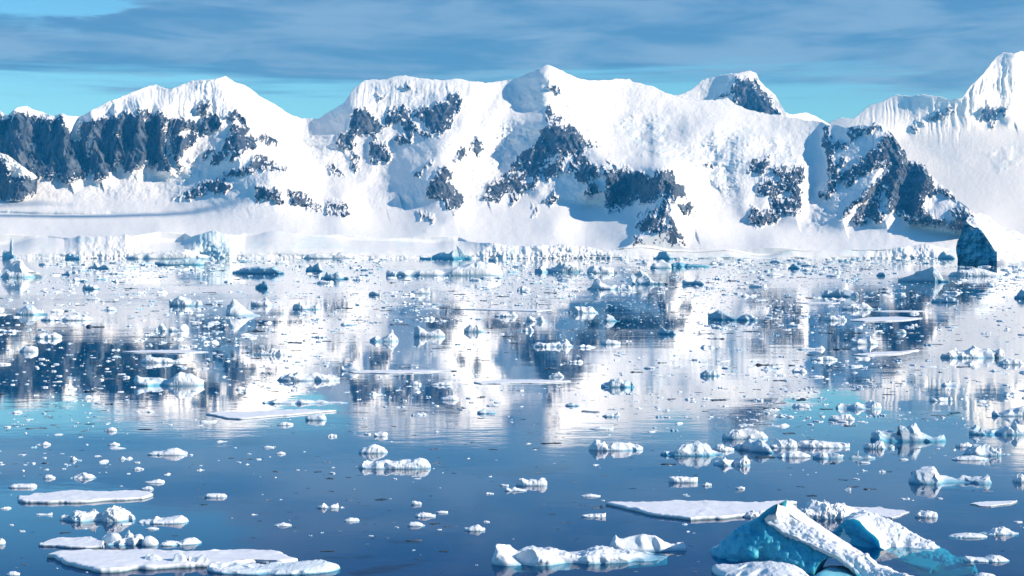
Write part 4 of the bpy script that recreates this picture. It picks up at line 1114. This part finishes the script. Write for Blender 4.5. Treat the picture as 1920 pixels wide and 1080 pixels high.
berg('M2', K, 683, "dark blue chunk with a pale companion lump", "1778 670 1800 640 1830 655 1850 640 1882 668", .4, .5, .2, .2, blue=.5)
berg('M2', K, 738, "low white heap with a dark foot", "1462 728 1490 708 1530 712 1570 725", .4, .5, 0, .25)
berg('M2', B, 980, "blue-and-white striped berg like an upturned boat", "1460 968 1490 950 1530 930 1565 924 1600 940 1640 950 1648 968", .35, .5, 0, .2, blue=.4)
berg('M2', 'ice_raft', 752, "train of small white blocks ending in a taller one", "1062 742 1100 725 1150 730 1200 722 1240 728 1265 715 1302 742", .25, .5, 0, .35)
berg('M2', K, 922, "rough little crown of ice below the dark mountain reflection", "1162 915 1180 892 1200 900 1225 890 1252 912", .4, .5, 0, .3)
berg('M2', K, 889, "smooth oval block of white ice", "-2 868 8 845 40 838 85 842 104 868", .4, .6, 0, .08, .5, ref="the smooth oval block")
berg('M2', K, 967, "small pale lens below the narrow strip of ice", "385 958 415 944 450 956", .5, .5, 0, .15)
berg('M2', K, 968, "thin wing-shaped plate of ice", "500 962 560 950 625 944 610 962", .4, .5, 0, .12)

berg('M3', B, 388, "whaleback berg with a shaded flat flank and a bright broken end", "1208 345 1235 315 1290 303 1350 298 1395 292 1430 318 1458 350 1475 372 1500 380", .3, .45, .25, .14, .7, blue=.35, ref="the whaleback berg")
berg('M3', B, 472, "domed turquoise berg with white crumbs along its back", "783 458 800 435 825 422 870 414 900 432 930 428 958 432 988 460", .35, .5, .2, .22, blue=.4, ref="the domed turquoise berg")
berg('M3', K, 503, "saddle-shaped blue-green chunk under the far reflection", "1398 494 1415 470 1440 462 1462 478 1500 464 1530 475 1552 490", .35, .5, .2, .2, blue=.45)
berg('M3', K, 543, "serrated white row of ice with one loose tooth", "898 535 930 520 970 515 1000 512 1025 498 1050 525 1080 530 1095 502 1112 525", .3, .5, 0, .3)
berg('M3', B, 604, "boat-shaped blue berg with a high prow and long low stern", "142 555 145 540 175 538 210 540 240 562 265 575 300 582 340 572 375 565 420 588", .25, .45, .15, .12, .6, blue=.5, ref="the boat-shaped berg")
berg('M3', B, 402, "white berg with a dark blue upright horn at one end", "-2 370 5 335 20 324 36 328 42 352 60 368 90 372 112 378 122 396", .35, .5, .3, .2, blue=.35)
berg('M3', K, 604, "chipped white chunk beside the cliff reflection", "800 592 830 572 870 575 895 570 922 594", .4, .5, 0, .28)
berg('M3', B, 738, "flat-topped white berg with a low foot on the cliff reflection", "948 715 960 690 985 680 1050 680 1060 708 1078 715 1098 728", .4, .5, 0, .18)
berg('M3', K, 676, "small round hollow chunk of pale blue ice", "1193 668 1210 650 1240 650 1258 666", .5, .5, 0, .2, blue=.35)
berg('M3', K, 312, "small dark teal dome in the brash belt", "592 305 610 286 635 278 662 302", .5, .5, .3, .15, blue=.6)
berg('M3', K, 352, "small greenish cone before the whaleback berg", "1088 346 1110 330 1132 324 1142 346", .5, .5, .3, .15, blue=.5)
berg('M3', K, 828, "low white double-ended chunk under the cliff reflection", "722 820 760 805 820 800 870 818", .35, .5, 0, .2)
berg('M3', B, 482, "dark blue crag of ice cut by the picture edge", "1858 465 1880 438 1905 420 1940 425 1990 470", .5, .5, .4, .2, blue=.55)
berg('M3', 'ice_raft', 354, "low white bank of ice before the tallest iceberg", "1495 348 1520 330 1560 315 1600 320 1640 310 1700 318 1750 332 1800 346", .25, .5, 0, .2)
berg('M3', B, 226, "dark teal berg with a flat top under the rock buttress", "783 222 805 200 825 188 850 184 880 196 922 212", .4, .5, .4, .12, blue=.55)
berg('M3', B, 257, "small teal saddle beside the tallest iceberg", "1433 248 1440 218 1468 210 1490 225 1535 240", .4, .5, .3, .12, blue=.5)
berg('M3', B, 240, "white domed berg with a small dark window under the snow slope", "158 236 200 220 240 200 262 170 300 178 340 172 370 190 395 206 425 228", .35, .5, .2, .14, blue=.1)
berg('M3', 'ice_raft', 815, "long broken raft of white blocks with a dark tip", "1450 775 1500 765 1560 755 1600 768 1660 745 1700 758 1760 760 1812 775", .22, .5, 0, .3)
berg('M3', K, 852, "grey-ended chunk leaning at the edge of the reflection", "1780 838 1820 820 1870 818 1920 832", .35, .5, 0, .2)
berg('M3', K, 972, "star-shaped white spike on the white reflection", "1455 960 1470 940 1490 945 1502 918 1520 940 1540 948 1545 962", .4, .5, 0, .2)
berg('M3', K, 916, "bluish flat chunk with a dark tip on the white reflection", "100 905 130 885 175 880 212 904", .4, .5, 0, .2, blue=.4)
berg('M3', K, 768, "long grey sliver with a knob on the white reflection", "638 765 680 755 740 758 780 746 802 762", .3, .5, 0, .2)
berg('M3', K, 1058, "pair of rounded knobs with an upright twin in the reflection", "1388 1048 1398 1035 1430 1050 1450 1028 1480 1030 1496 1046 1505 1020 1514 1046", .3, .5, 0, .2)

# ------------------------------------------------------------------ loose chunks and brash
rng = random.Random(11)
SHAPES = ['flat', 'rounded', 'peaked', 'twin-humped', 'blocky', 'ragged']


def proto(kind, seed):
    r = np.random.RandomState(seed)
    n = 9
    x = np.linspace(-.5, .5, n) + np.r_[0, r.uniform(-.03, .03, n - 2), 0]
    if kind == 'flat':
        z = np.r_[.03, r.uniform(.07, .13, n - 2), .03]; p = dict(box=.5, amp=.2)
    elif kind == 'rounded':
        z = .30 * np.sqrt(np.clip(1 - (2 * x) ** 2, 0, 1)) + r.uniform(0, .04, n); p = dict(box=.7, amp=.16)
    elif kind == 'peaked':
        k = r.uniform(-.25, .25); z = .46 * np.exp(-np.abs(x - k) / .17) + r.uniform(.03, .08, n); p = dict(box=.9, amp=.22)
    elif kind == 'twin-humped':
        z = .34 * np.exp(-((x + .27) / .13) ** 2) + r.uniform(.2, .36) * np.exp(-((x - .25) / .14) ** 2) + .06; p = dict(box=.7, amp=.22)
    elif kind == 'blocky':
        z = np.r_[.10, r.uniform(.24, .36, n - 2), .18]; p = dict(box=.4, amp=.14)
    else:
        z = np.r_[.03, r.uniform(.06, .38, n - 2), .03]; p = dict(box=.8, amp=.36)
    return p, x, z * .58


def proto_mesh(kind, seed, ns, nt_, blue):
    p, x, z = proto(kind, seed)
    r = np.random.RandomState(seed + 5)
    V, T, ice = loaf(x, z, r.uniform(.4, .8), .5, r.uniform(-.5, .5), p['amp'], seed + .5, ns, nt_, p['box'], sub=.12, blue=blue, cells=14)
    return V, T, ice


PROTO = []
for i in range(24):
    kd = SHAPES[i % 6]
    V, T, ice = proto_mesh(kd, 300 + i, 26, 12, rng.choice([0, .0, .08, .22]))
    PROTO.append((kd, V, T, ice, mesh_from("ice_chunk", V, T, [ICE], {"ice": ice}, smooth_shade=kd in ("flat", "rounded"))))


def density_pick():
    """a pixel row with the crowding of the photograph: dense towards the glacier, thin near the ship"""
    while True:
        v = rng.uniform(486, 1075)
        if v < 505: d = 1.0
        elif v < 560: d = .85
        elif v < 640: d = .62
        elif v < 740: d = .40
        elif v < 800: d = .24
        elif v < 900: d = .075
        else: d = .022
        u = rng.uniform(-260, 2180)
        patch = 0.5 + 0.5 * float(fbm(np.array([u / 170]), np.array([v / 38]), 77.0, 3)[0])
        if v > 740 and u > 1150:
            d *= 1.7
        if rng.random() < d * (0.12 + 1.7 * patch * patch):
            return u, v


def blocked(u, v, w):
    for a, b, t, wl in TRACED:
        if a - w * .5 < u < b + w * .5 and t - 1 < v < wl + 2.0:
            return True
    return False


def pick_many(n, lo, hi, pw):
    out = []
    while len(out) < n:
        u, v = density_pick()
        w = min(hi, lo * (1 - rng.random()) ** -pw)
        if v > 800:
            w *= 1.25
        if v < 500:
            w *= .8
        if blocked(u, v, w):
            continue
        out.append((u, v, w))
    return out


TRACED.append((1315, 1830, 940, 1090))       # the arched iceberg
TRACED.append((1785, 1960, 400, 497))        # the tallest iceberg
chunks = pick_many(1500, 6.0, 30.0, .5)
chunks.sort(key=lambda c: -c[2] * (1 if -40 < c[0] < 1960 else .2))
n_ind = 300 - COUNT['ice_chunk']
used = {}
ORD = ['', 'second ', 'third ', 'fourth ', 'fifth ', 'sixth ', 'seventh ', 'eighth ', 'ninth ', 'tenth ']
rows = []
for u, v, w in chunks[:n_ind]:
    d, ru, rv, ph = min(((u - a) ** 2 + (4 * (v - b)) ** 2, a, b, ph) for a, b, ph in REFS)
    side = 'beside' if abs(u - ru) > 5 * abs(v - rv) else ('in front of' if v > rv else 'behind')
    rows.append((d, u, v, w, side, ph))
rows.sort()
for d, u, v, w, side, ph in rows:
    k = rng.randrange(len(PROTO))
    for _ in range(20):
        kd = PROTO[k][0]
        sz = 'tiny' if w < 14 else ('small' if w < 21 else 'middling')
        key = (sz, kd, side, ph)
        if used.get(key, 0) == 0:
            break
        k = (k + 1) % len(PROTO)
    nth = used.get(key, 0)
    used[key] = nth + 1
    x, Y = spot(u, v)
    sc = w / F * Y
    o = bpy.data.objects.new("ice_chunk", PROTO[k][4])
    S.collection.objects.link(o)
    o.location = (x, Y, 0)
    o.rotation_euler = (0, 0, rng.choice([0, math.pi]) + rng.uniform(-.5, .5))
    o.scale = (sc, sc, sc * rng.uniform(.5, 1.1))
    o['label'] = f"{sz} {kd} ice chunk, {ORD[min(nth, 9)]}nearest such {side} {ph}"
    o['category'] = "ice chunk"
    o['group'] = "loose ice chunks scattered over the water"


def scatter_mesh(name, items, protos, mat, zs=(.75, 1.25), yaw=.6):
    VV, TT, II, base = [], [], [], 0
    for u, v, w in items:
        V, T, ice = protos[rng.randrange(len(protos))]
        x, Y = spot(u, v)
        sc = w / F * Y
        a = rng.choice([0, math.pi]) + rng.uniform(-yaw, yaw)
        c, s_ = math.cos(a), math.sin(a)
        q = np.c_[(V[:, 0] * c - V[:, 1] * s_) * sc + x, (V[:, 0] * s_ + V[:, 1] * c) * sc + Y, V[:, 2] * sc * rng.uniform(*zs)]
        VV.append(q); TT.append(T + base); II.append(ice)
        base += len(V)
    me = mesh_from(name, np.concatenate(VV), np.concatenate(TT), [mat], {"ice": np.concatenate(II)}, smooth_shade=False)
    return link(name, me, kind='stuff')


LOW = [proto_mesh(SHAPES[i % 6], 500 + i, 12, 7, [.0, .0, .1, .4][i % 4]) for i in range(18)]
tag(scatter_mesh("brash_ice", chunks[n_ind:] + pick_many(2800, 2.4, 12.0, .6), LOW, ICE), "countless small white crumbs of brash ice floating toward the glacier", "brash ice")

# a crowded belt of broken ice under the glacier, and a speckled patch in front of the dark reflection
belt = []
while len(belt) < 2300:
    u = rng.uniform(-260, 2180)
    v = 486 + abs(rng.gauss(0, 20)) + 4 * math.sin(u / 130)
    if v < 486.5 or blocked(u, v, 4):
        continue
    belt.append((u, v, min(24, 3.2 * (1 - rng.random()) ** -.55)))
tag(scatter_mesh("brash_belt", belt, LOW, ICE, (.5, 1.3)), "crowded belt of broken ice blocks floating under the glacier front", "brash ice")
speck = []
while len(speck) < 4600:
    u = (rng.gauss(1130, 330) if rng.random() < .55 else rng.uniform(-90, 1990)); v = 486 + abs(rng.gauss(70, 40))
    if not -100 < u < 2000 or v < 500:
        continue
    speck.append((u, v, rng.uniform(1.5, 4.5)))
TINY = [proto_mesh(SHAPES[i % 6], 600 + i, 6, 5, [.0, .2, .7][i % 3]) for i in range(9)]
tag(scatter_mesh("ice_speckle", speck, TINY, ICE), "fine speckle of ice grains on the water before the dark reflections", "brash ice")

# flat slivers of clear wet ice that look dark on the bright water


def sliver(seed):
    r = np.random.RandomState(seed)
    n = 11
    x = np.linspace(-.5, .5, n)
    z = np.r_[.004, r.uniform(.014, .045, n - 2), .004]
    if seed % 3 == 0:
        z[r.randint(2, n - 2)] += .06
    V, T, ice = loaf(x, z, r.uniform(.25, .7), .5, r.uniform(-.3, .3), .3, seed + .3, 11, 5, .5, sub=.03, blue=.9, cells=6)
    return V, T, ice


SL = [sliver(700 + i) for i in range(12)]
sl = [(u, v, w) for u, v, w in pick_many(1500, 5.0, 34.0, .5)]
more = []
while len(more) < 420:
    u, v = rng.uniform(-200, 2120), rng.uniform(600, 1078)
    if not blocked(u, v, 6):
        more.append((u, v, min(40, 6 * (1 - rng.random()) ** -.5)))
tag(scatter_mesh("ice_slivers", sl + more, SL, DARK), "thin dark slivers of clear wet ice lying flat on the water", "ice slivers")

# ------------------------------------------------------------------ the arched blue iceberg and the tallest iceberg


def W3(u, v, Y):
    return np.stack([(u - 960) / F * Y, Y + 0 * u, HC + (HOR - v) / F * Y], -1)


def resample(pts, n):
    P = np.asarray(pts, float)
    L = np.r_[0, np.cumsum(np.linalg.norm(np.diff(P, axis=0), axis=1))]
    s = np.linspace(0, L[-1], n)
    return np.stack([np.interp(s, L, P[:, k]) for k in range(P.shape[1])], -1)


def loft(lines, n, m, seed, amp, fine=0.0, freq=1.0):
    """surface through several traced lines (u, v, depth), with real relief pushed along its normal"""
    G = np.array([resample(l, n) for l in lines])          # k,n,3 in (u,v,Y)
    t = np.linspace(0, len(lines) - 1, m)
    k = np.minimum(t.astype(int), len(lines) - 2)
    f = (t - k)[:, None, None]
    G = G[k] * (1 - f) + G[k + 1] * f
    P = W3(G[..., 0], G[..., 1], G[..., 2])
    du = np.gradient(P, axis=1); dv = np.gradient(P, axis=0)
    nn = np.cross(du, dv)
    nn /= np.linalg.norm(nn, axis=-1, keepdims=True) + 1e-9
    x, y, z = P[..., 0] * freq, P[..., 1] * freq, P[..., 2] * freq
    d = amp * (fbm(x * .8, y * .8, z * .8 + seed, 4) + .5 * (ridged(x * 1.7, y * 1.7, z * 1.7 + seed, 3) - .5)) + fine * fbm(x * 5, y * 5, z * 5 + seed, 3)
    e = np.minimum(np.linspace(0, 1, m), np.linspace(1, 0, m))[:, None]
    P = P + nn * (d * np.clip(e * 8, .35, 1))[..., None]
    return P, G


def part_mesh(name, P, mat, ice, parent, thick=None, keep=None, org=(0, 0, 0), rim_ice=.05):
    """a traced surface; thick = offset vector to its rear face, joined all round its rim"""
    m, n = P.shape[:2]
    fc = grid_faces(m, n)
    if keep is not None:
        kk = keep.ravel()
        fc = fc[kk[fc].all(1)]
    V = P.reshape(-1, 3) - np.array(org)
    I = np.broadcast_to(ice, P.shape[:2]).ravel()
    if thick is not None:
        nv = len(V)
        B = V + np.asarray(thick, float)
        ed = np.concatenate([fc[:, [k, (k + 1) % 4]] for k in range(4)])
        key = np.sort(ed, 1)
        _, inv, cnt = np.unique(key[:, 0].astype(np.int64) * nv + key[:, 1], return_inverse=True, return_counts=True)
        rim = ed[cnt[inv.ravel()] == 1]
        r0 = 2 * nv
        R = np.concatenate([V[rim[:, 0]], V[rim[:, 1]], B[rim[:, 1]], B[rim[:, 0]]])
        k = len(rim)
        a = np.arange(k)
        fc = np.concatenate([fc, fc[:, ::-1] + nv, np.c_[r0 + a, r0 + 3 * k + a, r0 + 2 * k + a, r0 + k + a]])
        V = np.concatenate([V, B, R])
        ri = np.where(I[rim[:, 0]] > .97, 1.0, rim_ice)
        I = np.r_[I, I, np.tile(ri, 4)]
    me = mesh_from(name, V, fc, [mat], {"ice": I})
    return link(name, me, parent=parent)


def pp(c, s, Y0, Y1):
    """traced points with the depth running from Y0 to Y1 along the line"""
    q = cp(c, flat(s))
    us = np.array([p[0] for p in q])
    d = np.interp(us, [us.min(), us.max()], [Y0, Y1])
    return [(a, b, y) for (a, b), y in zip(q, d)]


ORG = (spot(1560, 1075)[0], 79.0, 0.0)
berg_root = link("iceberg", None, ORG, label="large turquoise iceberg with a blue arch and two snowy slopes", category="iceberg")
TOPV = [(1323, 1056), (1326, 1040), (1334, 1027), (1345, 1026), (1351, 1016), (1364, 1006), (1378, 992), (1400, 980), (1420, 970), (1440, 953), (1456, 943)]


def depth_front(u):
    return 84.5 - (u - 1323) * 0.0235
Dn = depth_front
# front wall: blue, turned away from the sun, pierced by an arch
crest = [(u, v, Dn(u)) for u, v in TOPV] + [(u, v, Dn(u)) for u, v in cp('I1', flat("735 265 800 300 880 355 980 415 1060 445 1180 500 1300 560 1420 620 1500 655 1580 690 1660 740 1730 790 1800 860 1860 940 1900 1010"))]
crest = crest[:11] + crest[11:]
cu = np.array([c[0] for c in crest])
nW, mW = 300, 120
us = np.linspace(1323.5, 1628, nW)
edge_l = sorted(set(TOPV + [(1433, 975)]))
topu = [p[0] for p in TOPV] + [c[0] for c in crest[12:]]
topv = [p[1] for p in TOPV] + [c[1] for c in crest[12:]]
# between the apex and the lower rim of the snow band the wall climbs under the band
tv = np.interp(us, [1323, 1326, 1334, 1345, 1351, 1364, 1378, 1400, 1420, 1440, 1456, 1490, 1540, 1590, 1640], [1050, 1040, 1027, 1026, 1016, 1006, 992, 980, 970, 953, 944.5, 972, 1008, 1040, 1073])
tv = tv + 0.8 * fbm(us / 7, us * 0, 3.3, 3)
tt = np.linspace(0, 1, mW)[:, None]
bv = HOR + HC * F / Dn(us) + 14
vv = tv[None] + (bv - tv)[None] * tt
uu = np.broadcast_to(us[None], vv.shape)
_bl = cp('I1', flat("735 262 760 282 800 304 880 357 980 417 1060 447 1180 502 1300 562 1420 622 1500 658 1580 692 1660 742 1720 800 1770 860 1830 905 1900 950"))
pl = np.where(us < 1433, tv + smooth(us, 1400, 1433) * np.maximum(0, 974 - tv), np.interp(us, [p[0] for p in _bl], [p[1] for p in _bl]))
prog = np.clip((vv - pl[None]) / 90, 0, 1)
bulge = 1.1 * np.sin(np.clip(prog, 0, 1) * math.pi * .8)
Yw = Dn(uu) - bulge + 2.2 * smooth(pl[None] - vv, -1, 5) * np.where(uu < 1457, smooth(vv - np.interp(uu, [1433, 1443, 1454, 1457], [975, 968, 962, 944]), 0, 4), 1) + 0.5 * fbm(uu / 45, vv / 40, 5.5, 3) + 0.25 * (ridged(uu / 30, vv / 30, 6.5, 3) - .5) + .05 * fbm(uu / 6, vv / 6, 7.5, 2)
Yw = Yw + 1.2 * smooth(1340 - uu, 0, 18)
# the arch: an ellipse cut clean through
ax, ay, ra, rb = 1565.0, 1086.0, 41.0, 41.0
rr = np.hypot((uu - ax) / ra, (vv - ay) / rb)
snap = (rr < 1.07) & (rr > 0.90)
ang = np.arctan2((vv - ay) / rb, (uu - ax) / ra)
uu2 = np.where(snap & (rr < 1.0), ax + ra * np.cos(ang), uu)
vv2 = np.where(snap & (rr < 1.0), ay + rb * np.sin(ang), vv)
Pw = W3(uu2, vv2, Yw)
part_mesh("ice_wall", Pw, WALLICE, np.where(rr < 1.25, 1.0, .95), berg_root, thick=(.9, 1.6, 0), keep=rr >= 0.93, org=ORG)

# snow band running down from the summit: its sunlit top face
a_line = pp('I1', "882 84 905 92 960 130 1060 200 1180 275 1300 360 1420 450 1540 530 1640 600 1720 640 1790 670 1860 645 1905 690 1940 730 1975 760 2040 790 2140 830 2280 880 2420 930 2560 990", 82.1, 74.4)
b_line = pp('I1', "884 90 876 140 868 185 800 225 735 262 760 282 800 304 880 357 980 417 1060 447 1180 502 1300 562 1420 622 1500 658 1580 692 1660 742 1720 800 1770 860 1830 905 1900 950 2000 1000 2120 1060 2300 1120 2460 1190", 81.5, 74.6)
a_line = [(u, v, Dn(u) + np.interp(u, [1457, 1600, 1740], [1.3, .9, .5])) for u, v, y in a_line]
b_line = [(u, v + 2.6 * float(fbm(np.array([u / 9.]), np.array([v / 9.]), 6.1, 3)[0]), Dn(u) - .12) for u, v, y in resample(b_line, 160)]
mid = [tuple(0.5 * (np.array(p) + np.array(q))) for p, q in zip(resample(a_line, 40), resample(b_line, 40))]
mid = [(u, v, y - .12) for u, v, y in mid]
back = [(u + 10, v + 6, y + 2.2) for u, v, y in a_line]
Pb, Gb = loft([back, a_line, mid, b_line], 240, 60, 2.0, .2, .035)
part_mesh("snow_crest", Pb, ICE, np.clip(0.02 + 0.1 * fbm(Gb[..., 0] / 16, Gb[..., 1] / 14, 3.0, 3), 0, .5), berg_root, thick=(.1, .2, -.3), org=ORG)
# snowy ledge before the wall
lx = np.array([p[0] for p in cp('I1', flat("170 860 220 815 420 790 620 745 800 722 920 720 1040 740 1130 780 1190 850 1280 870"))])
lv = np.array([p[1] for p in cp('I1', flat("170 860 220 815 420 790 620 745 800 722 920 720 1040 740 1130 780 1190 850 1280 870"))])
Yl = 78.4
um = lx.mean()
V, T, ice = loaf((lx - um) / F * Yl, np.maximum(HC - (lv - HOR) * Yl / F, .1), 3.2, .7, -.45, .10, 77.7, 120, 40, .8, sub=1.0, blue=.05)
V[:, 0] += (um - 960) / F * Yl - ORG[0]; V[:, 1] += Yl - 0.3 - ORG[1]
link("snow_ledge", mesh_from("snow_ledge", V, T, [ICE], {"ice": ice}), parent=berg_root)

# rear fin: a sunlit snow slope with a blue wall below it
r_top = pp('I2', "250 262 330 225 400 180 480 170 620 210 740 240 860 320 980 400 1100 450 1200 490 1270 520 1400 600 1500 680 1600 700 1720 770", 90.5, 84.0)
r_low = pp('I2', "255 275 360 255 430 280 500 370 600 440 650 500 670 575 760 630 850 660 870 690 960 730 1050 800 1130 850 1220 872 1400 850 1560 826 1700 800", 88.2, 80.8)
r_mid = [tuple(0.5 * (np.array(p) + np.array(q)) - np.array([0, 0, .25])) for p, q in zip(resample(r_top, 50), resample(r_low, 50))]
r_back = [(u + 6, v + 10, y + 3.0) for u, v, y in r_top]
Ps, Gs = loft([r_back, r_top, r_mid, r_low], 220, 80, 12.0, .16, .05)
part_mesh("snow_slope", Ps, ICE, np.clip(0.0 + 0.35 * fbm(Gs[..., 0] / 13, Gs[..., 1] / 11, 5.0, 3) - .05, 0, .4), berg_root, thick=(.1, .3, -.4), org=ORG)
w_top = [(u, v, y) for u, v, y in pp('I2', "60 460 150 390 240 290 300 262 370 256 430 282 500 372 600 442 650 502 670 577 760 632 850 662 870 692 960 732 1050 802 1130 852 1220 874", 88.5, 82.2)]
w_bot = [(u, HOR + HC * F / y + 10, y) for u, v, y in [(1545, 0, 87.6), (1600, 0, 86.4), (1660, 0, 84.6), (1700, 0, 83.2), (1746, 0, 81.6)]]
w_mid = [tuple(0.5 * (np.array(p) + np.array(q)) + np.array([0, 0, .5])) for p, q in zip(resample(w_top, 50), resample(w_bot, 50))]
Pr, Gr = loft([w_top, w_mid, w_bot], 160, 80, 15.0, .14, .02)
patch = smooth(poly_sd(Gr[..., 0], Gr[..., 1], cp('I2', flat("262 365 300 440 345 490 325 600 240 560 175 480"))) + 2.5 * fbm(Gr[..., 0] / 4, Gr[..., 1] / 4, 1., 3), -2, 2)
part_mesh("ice_wall", Pr, WALLICE, np.clip(.95 - patch, 0, 1), berg_root, thick=(1.0, 1.6, 0), org=ORG)

# the drowned foot of the berg that glows turquoise through the water
fx = np.linspace(0, 1, 90)
def foot(pts, z, seed):
    P2 = np.asarray(pts, float)
    Q = np.r_[P2, P2[:1]]
    L = np.r_[0, np.cumsum(np.linalg.norm(np.diff(Q, axis=0), axis=1))]
    s = np.linspace(0, L[-1], 160, endpoint=False)
    x = np.interp(s, L, Q[:, 0]); y = np.interp(s, L, Q[:, 1])
    c = np.array([x.mean(), y.mean()])
    rings = []
    for f in np.linspace(0, 1, 14):
        xx, yy = c[0] + (x - c[0]) * f, c[1] + (y - c[1]) * f
        rings.append(np.stack([xx, yy, z - 2.2 * f ** 5 + .25 * fbm(xx * .6, yy * .6, seed, 3)], -1))
    return np.array(rings)
fp = [(spot(u, v)[0], spot(u, v)[1]) for u, v in [(1440, 1130), (1490, 1056), (1560, 1040), (1600, 1044), (1700, 1050), (1760, 1058), (1795, 1070), (1760, 1090), (1700, 1110), (1600, 1130)]]
Pf = foot(fp, -.7, 3.0)
Pf = np.concatenate([Pf, Pf[:, :1]], 1)
part_mesh("drowned_foot", Pf, ICE, np.full(Pf.shape[:2], .1), berg_root, org=ORG)

fp2 = [(spot(u, v)[0], spot(u, v)[1]) for u, v in [(1500, 1090), (1520, 1058), (1570, 1050), (1625, 1056), (1640, 1090), (1570, 1112)]]  # ledge added under the arch; its blue ice colour stands in for turquoise glow
Pf = foot(fp2, .10, 4.0)
Pf = np.concatenate([Pf, Pf[:, :1]], 1)
part_mesh('glow_ledge', Pf, WALLICE, np.full(Pf.shape[:2], .75), berg_root, org=ORG)

# the tallest iceberg: a dark shaded wall facing away from the sun and a snow slope behind it
T0 = spot(1840, 496)
ORG2 = (T0[0], T0[1], 0.0)
big = link("iceberg", None, ORG2, label="tallest iceberg with a sheer dark blue wall and a white back slope", category="iceberg")
yb = T0[1]
t_top = pp('B1', "300 800 315 720 320 640 312 580 350 510 372 460 400 400 430 330 450 260 480 215 520 180 560 150 600 128 640 118 680 108", yb + 60, yb + 8)
t_top = t_top + pp('B1', "690 180 705 260 700 330 730 420 780 480 830 540 880 600 940 670 1000 735 985 800", yb + 6, yb - 22)
t_top = [(u, v, yb + 60 - (u - 1793) * 1.05) for u, v, y in t_top]
uw = np.linspace(1794.0, 1869.5, 150)
tw = np.interp(uw, [1793.5, 1795, 1799, 1804, 1808, 1812, 1818, 1826, 1834, 1838, 1842, 1850, 1858, 1866, 1871], [460, 452, 446, 434, 424, 414, 421, 426, 427, 430, 434, 446, 458, 470, 473])
tw = tw + .5 * fbm(uw / 4, uw * 0, 2., 3)
bw = np.full_like(uw, 497.5)
tq = np.linspace(0, 1, 80)[:, None]
vq = tw[None] + (bw - tw)[None] * tq
uq = np.broadcast_to(uw[None], vq.shape)
uq = uq + np.where(uq < 1800, -1.5 * np.sin(tq * 6.0), 0)
Yq = yb + 62 - (uq - 1793) * 1.15 + 9 * fbm(uq / 14, vq / 12, 3.0, 3) + 9 * (ridged(uq / 17, vq / 14, 4.0, 3) - .5) + 3 * (ridged(uq / 5, vq / 5, 5.0, 2) - .5) + 7 * smooth(vq, 488, 494) - 8 * smooth(vq, 470, 478) * smooth(uq, 1825, 1845)
part_mesh("ice_wall", W3(uq, vq, Yq), BIGICE, np.full(vq.shape, .9), big, thick=(22, 30, 0), org=ORG2)
s_low = [(u, v, yb + 60 - (u - 1793) * 1.15) for u, v in [(1812, 413), (1818, 423), (1826, 430), (1832, 428), (1838, 436), (1843, 438), (1848, 449), (1858, 460), (1868, 472), (1870, 484), (1869, 498)]]
s_top = [(1818, 407, yb + 55), (1828, 402, yb + 60), (1838, 400, yb + 80), (1850, 404, yb + 100), (1860, 412, yb + 115), (1872, 424, yb + 130), (1886, 431, yb + 150), (1920, 438, yb + 190), (1990, 446, yb + 240)]
s_m1 = [(1815, 409, yb + 44), (1825, 408, yb + 38), (1840, 420, yb + 36), (1852, 434, yb + 30), (1862, 448, yb + 22), (1880, 462, yb + 10), (1900, 475, yb + 4), (1920, 486, yb - 5), (1960, 497.5, yb - 30)]
s_m2 = [(1818, 407, yb + 50), (1828, 403, yb + 52), (1840, 408, yb + 62), (1854, 416, yb + 70), (1868, 428, yb + 74), (1888, 442, yb + 80), (1915, 455, yb + 90), (1950, 470, yb + 100), (2010, 490, yb + 60)]
s_bk = [(u + 4, v + 12, y + 60) for u, v, y in s_top]
Px, Gx = loft([s_low, s_m1, s_m2, s_top, s_bk], 150, 100, 31.0, 2.6, .5, .09)
part_mesh("snow_slope", Px, BIGICE, np.clip(.1 + .5 * fbm(Gx[..., 0] / 7, Gx[..., 1] / 9, 2.0, 3) * (1 - smooth(Gx[..., 0], 1850, 1885)), 0, .6), big, thick=(1, 6, -3), org=ORG2)
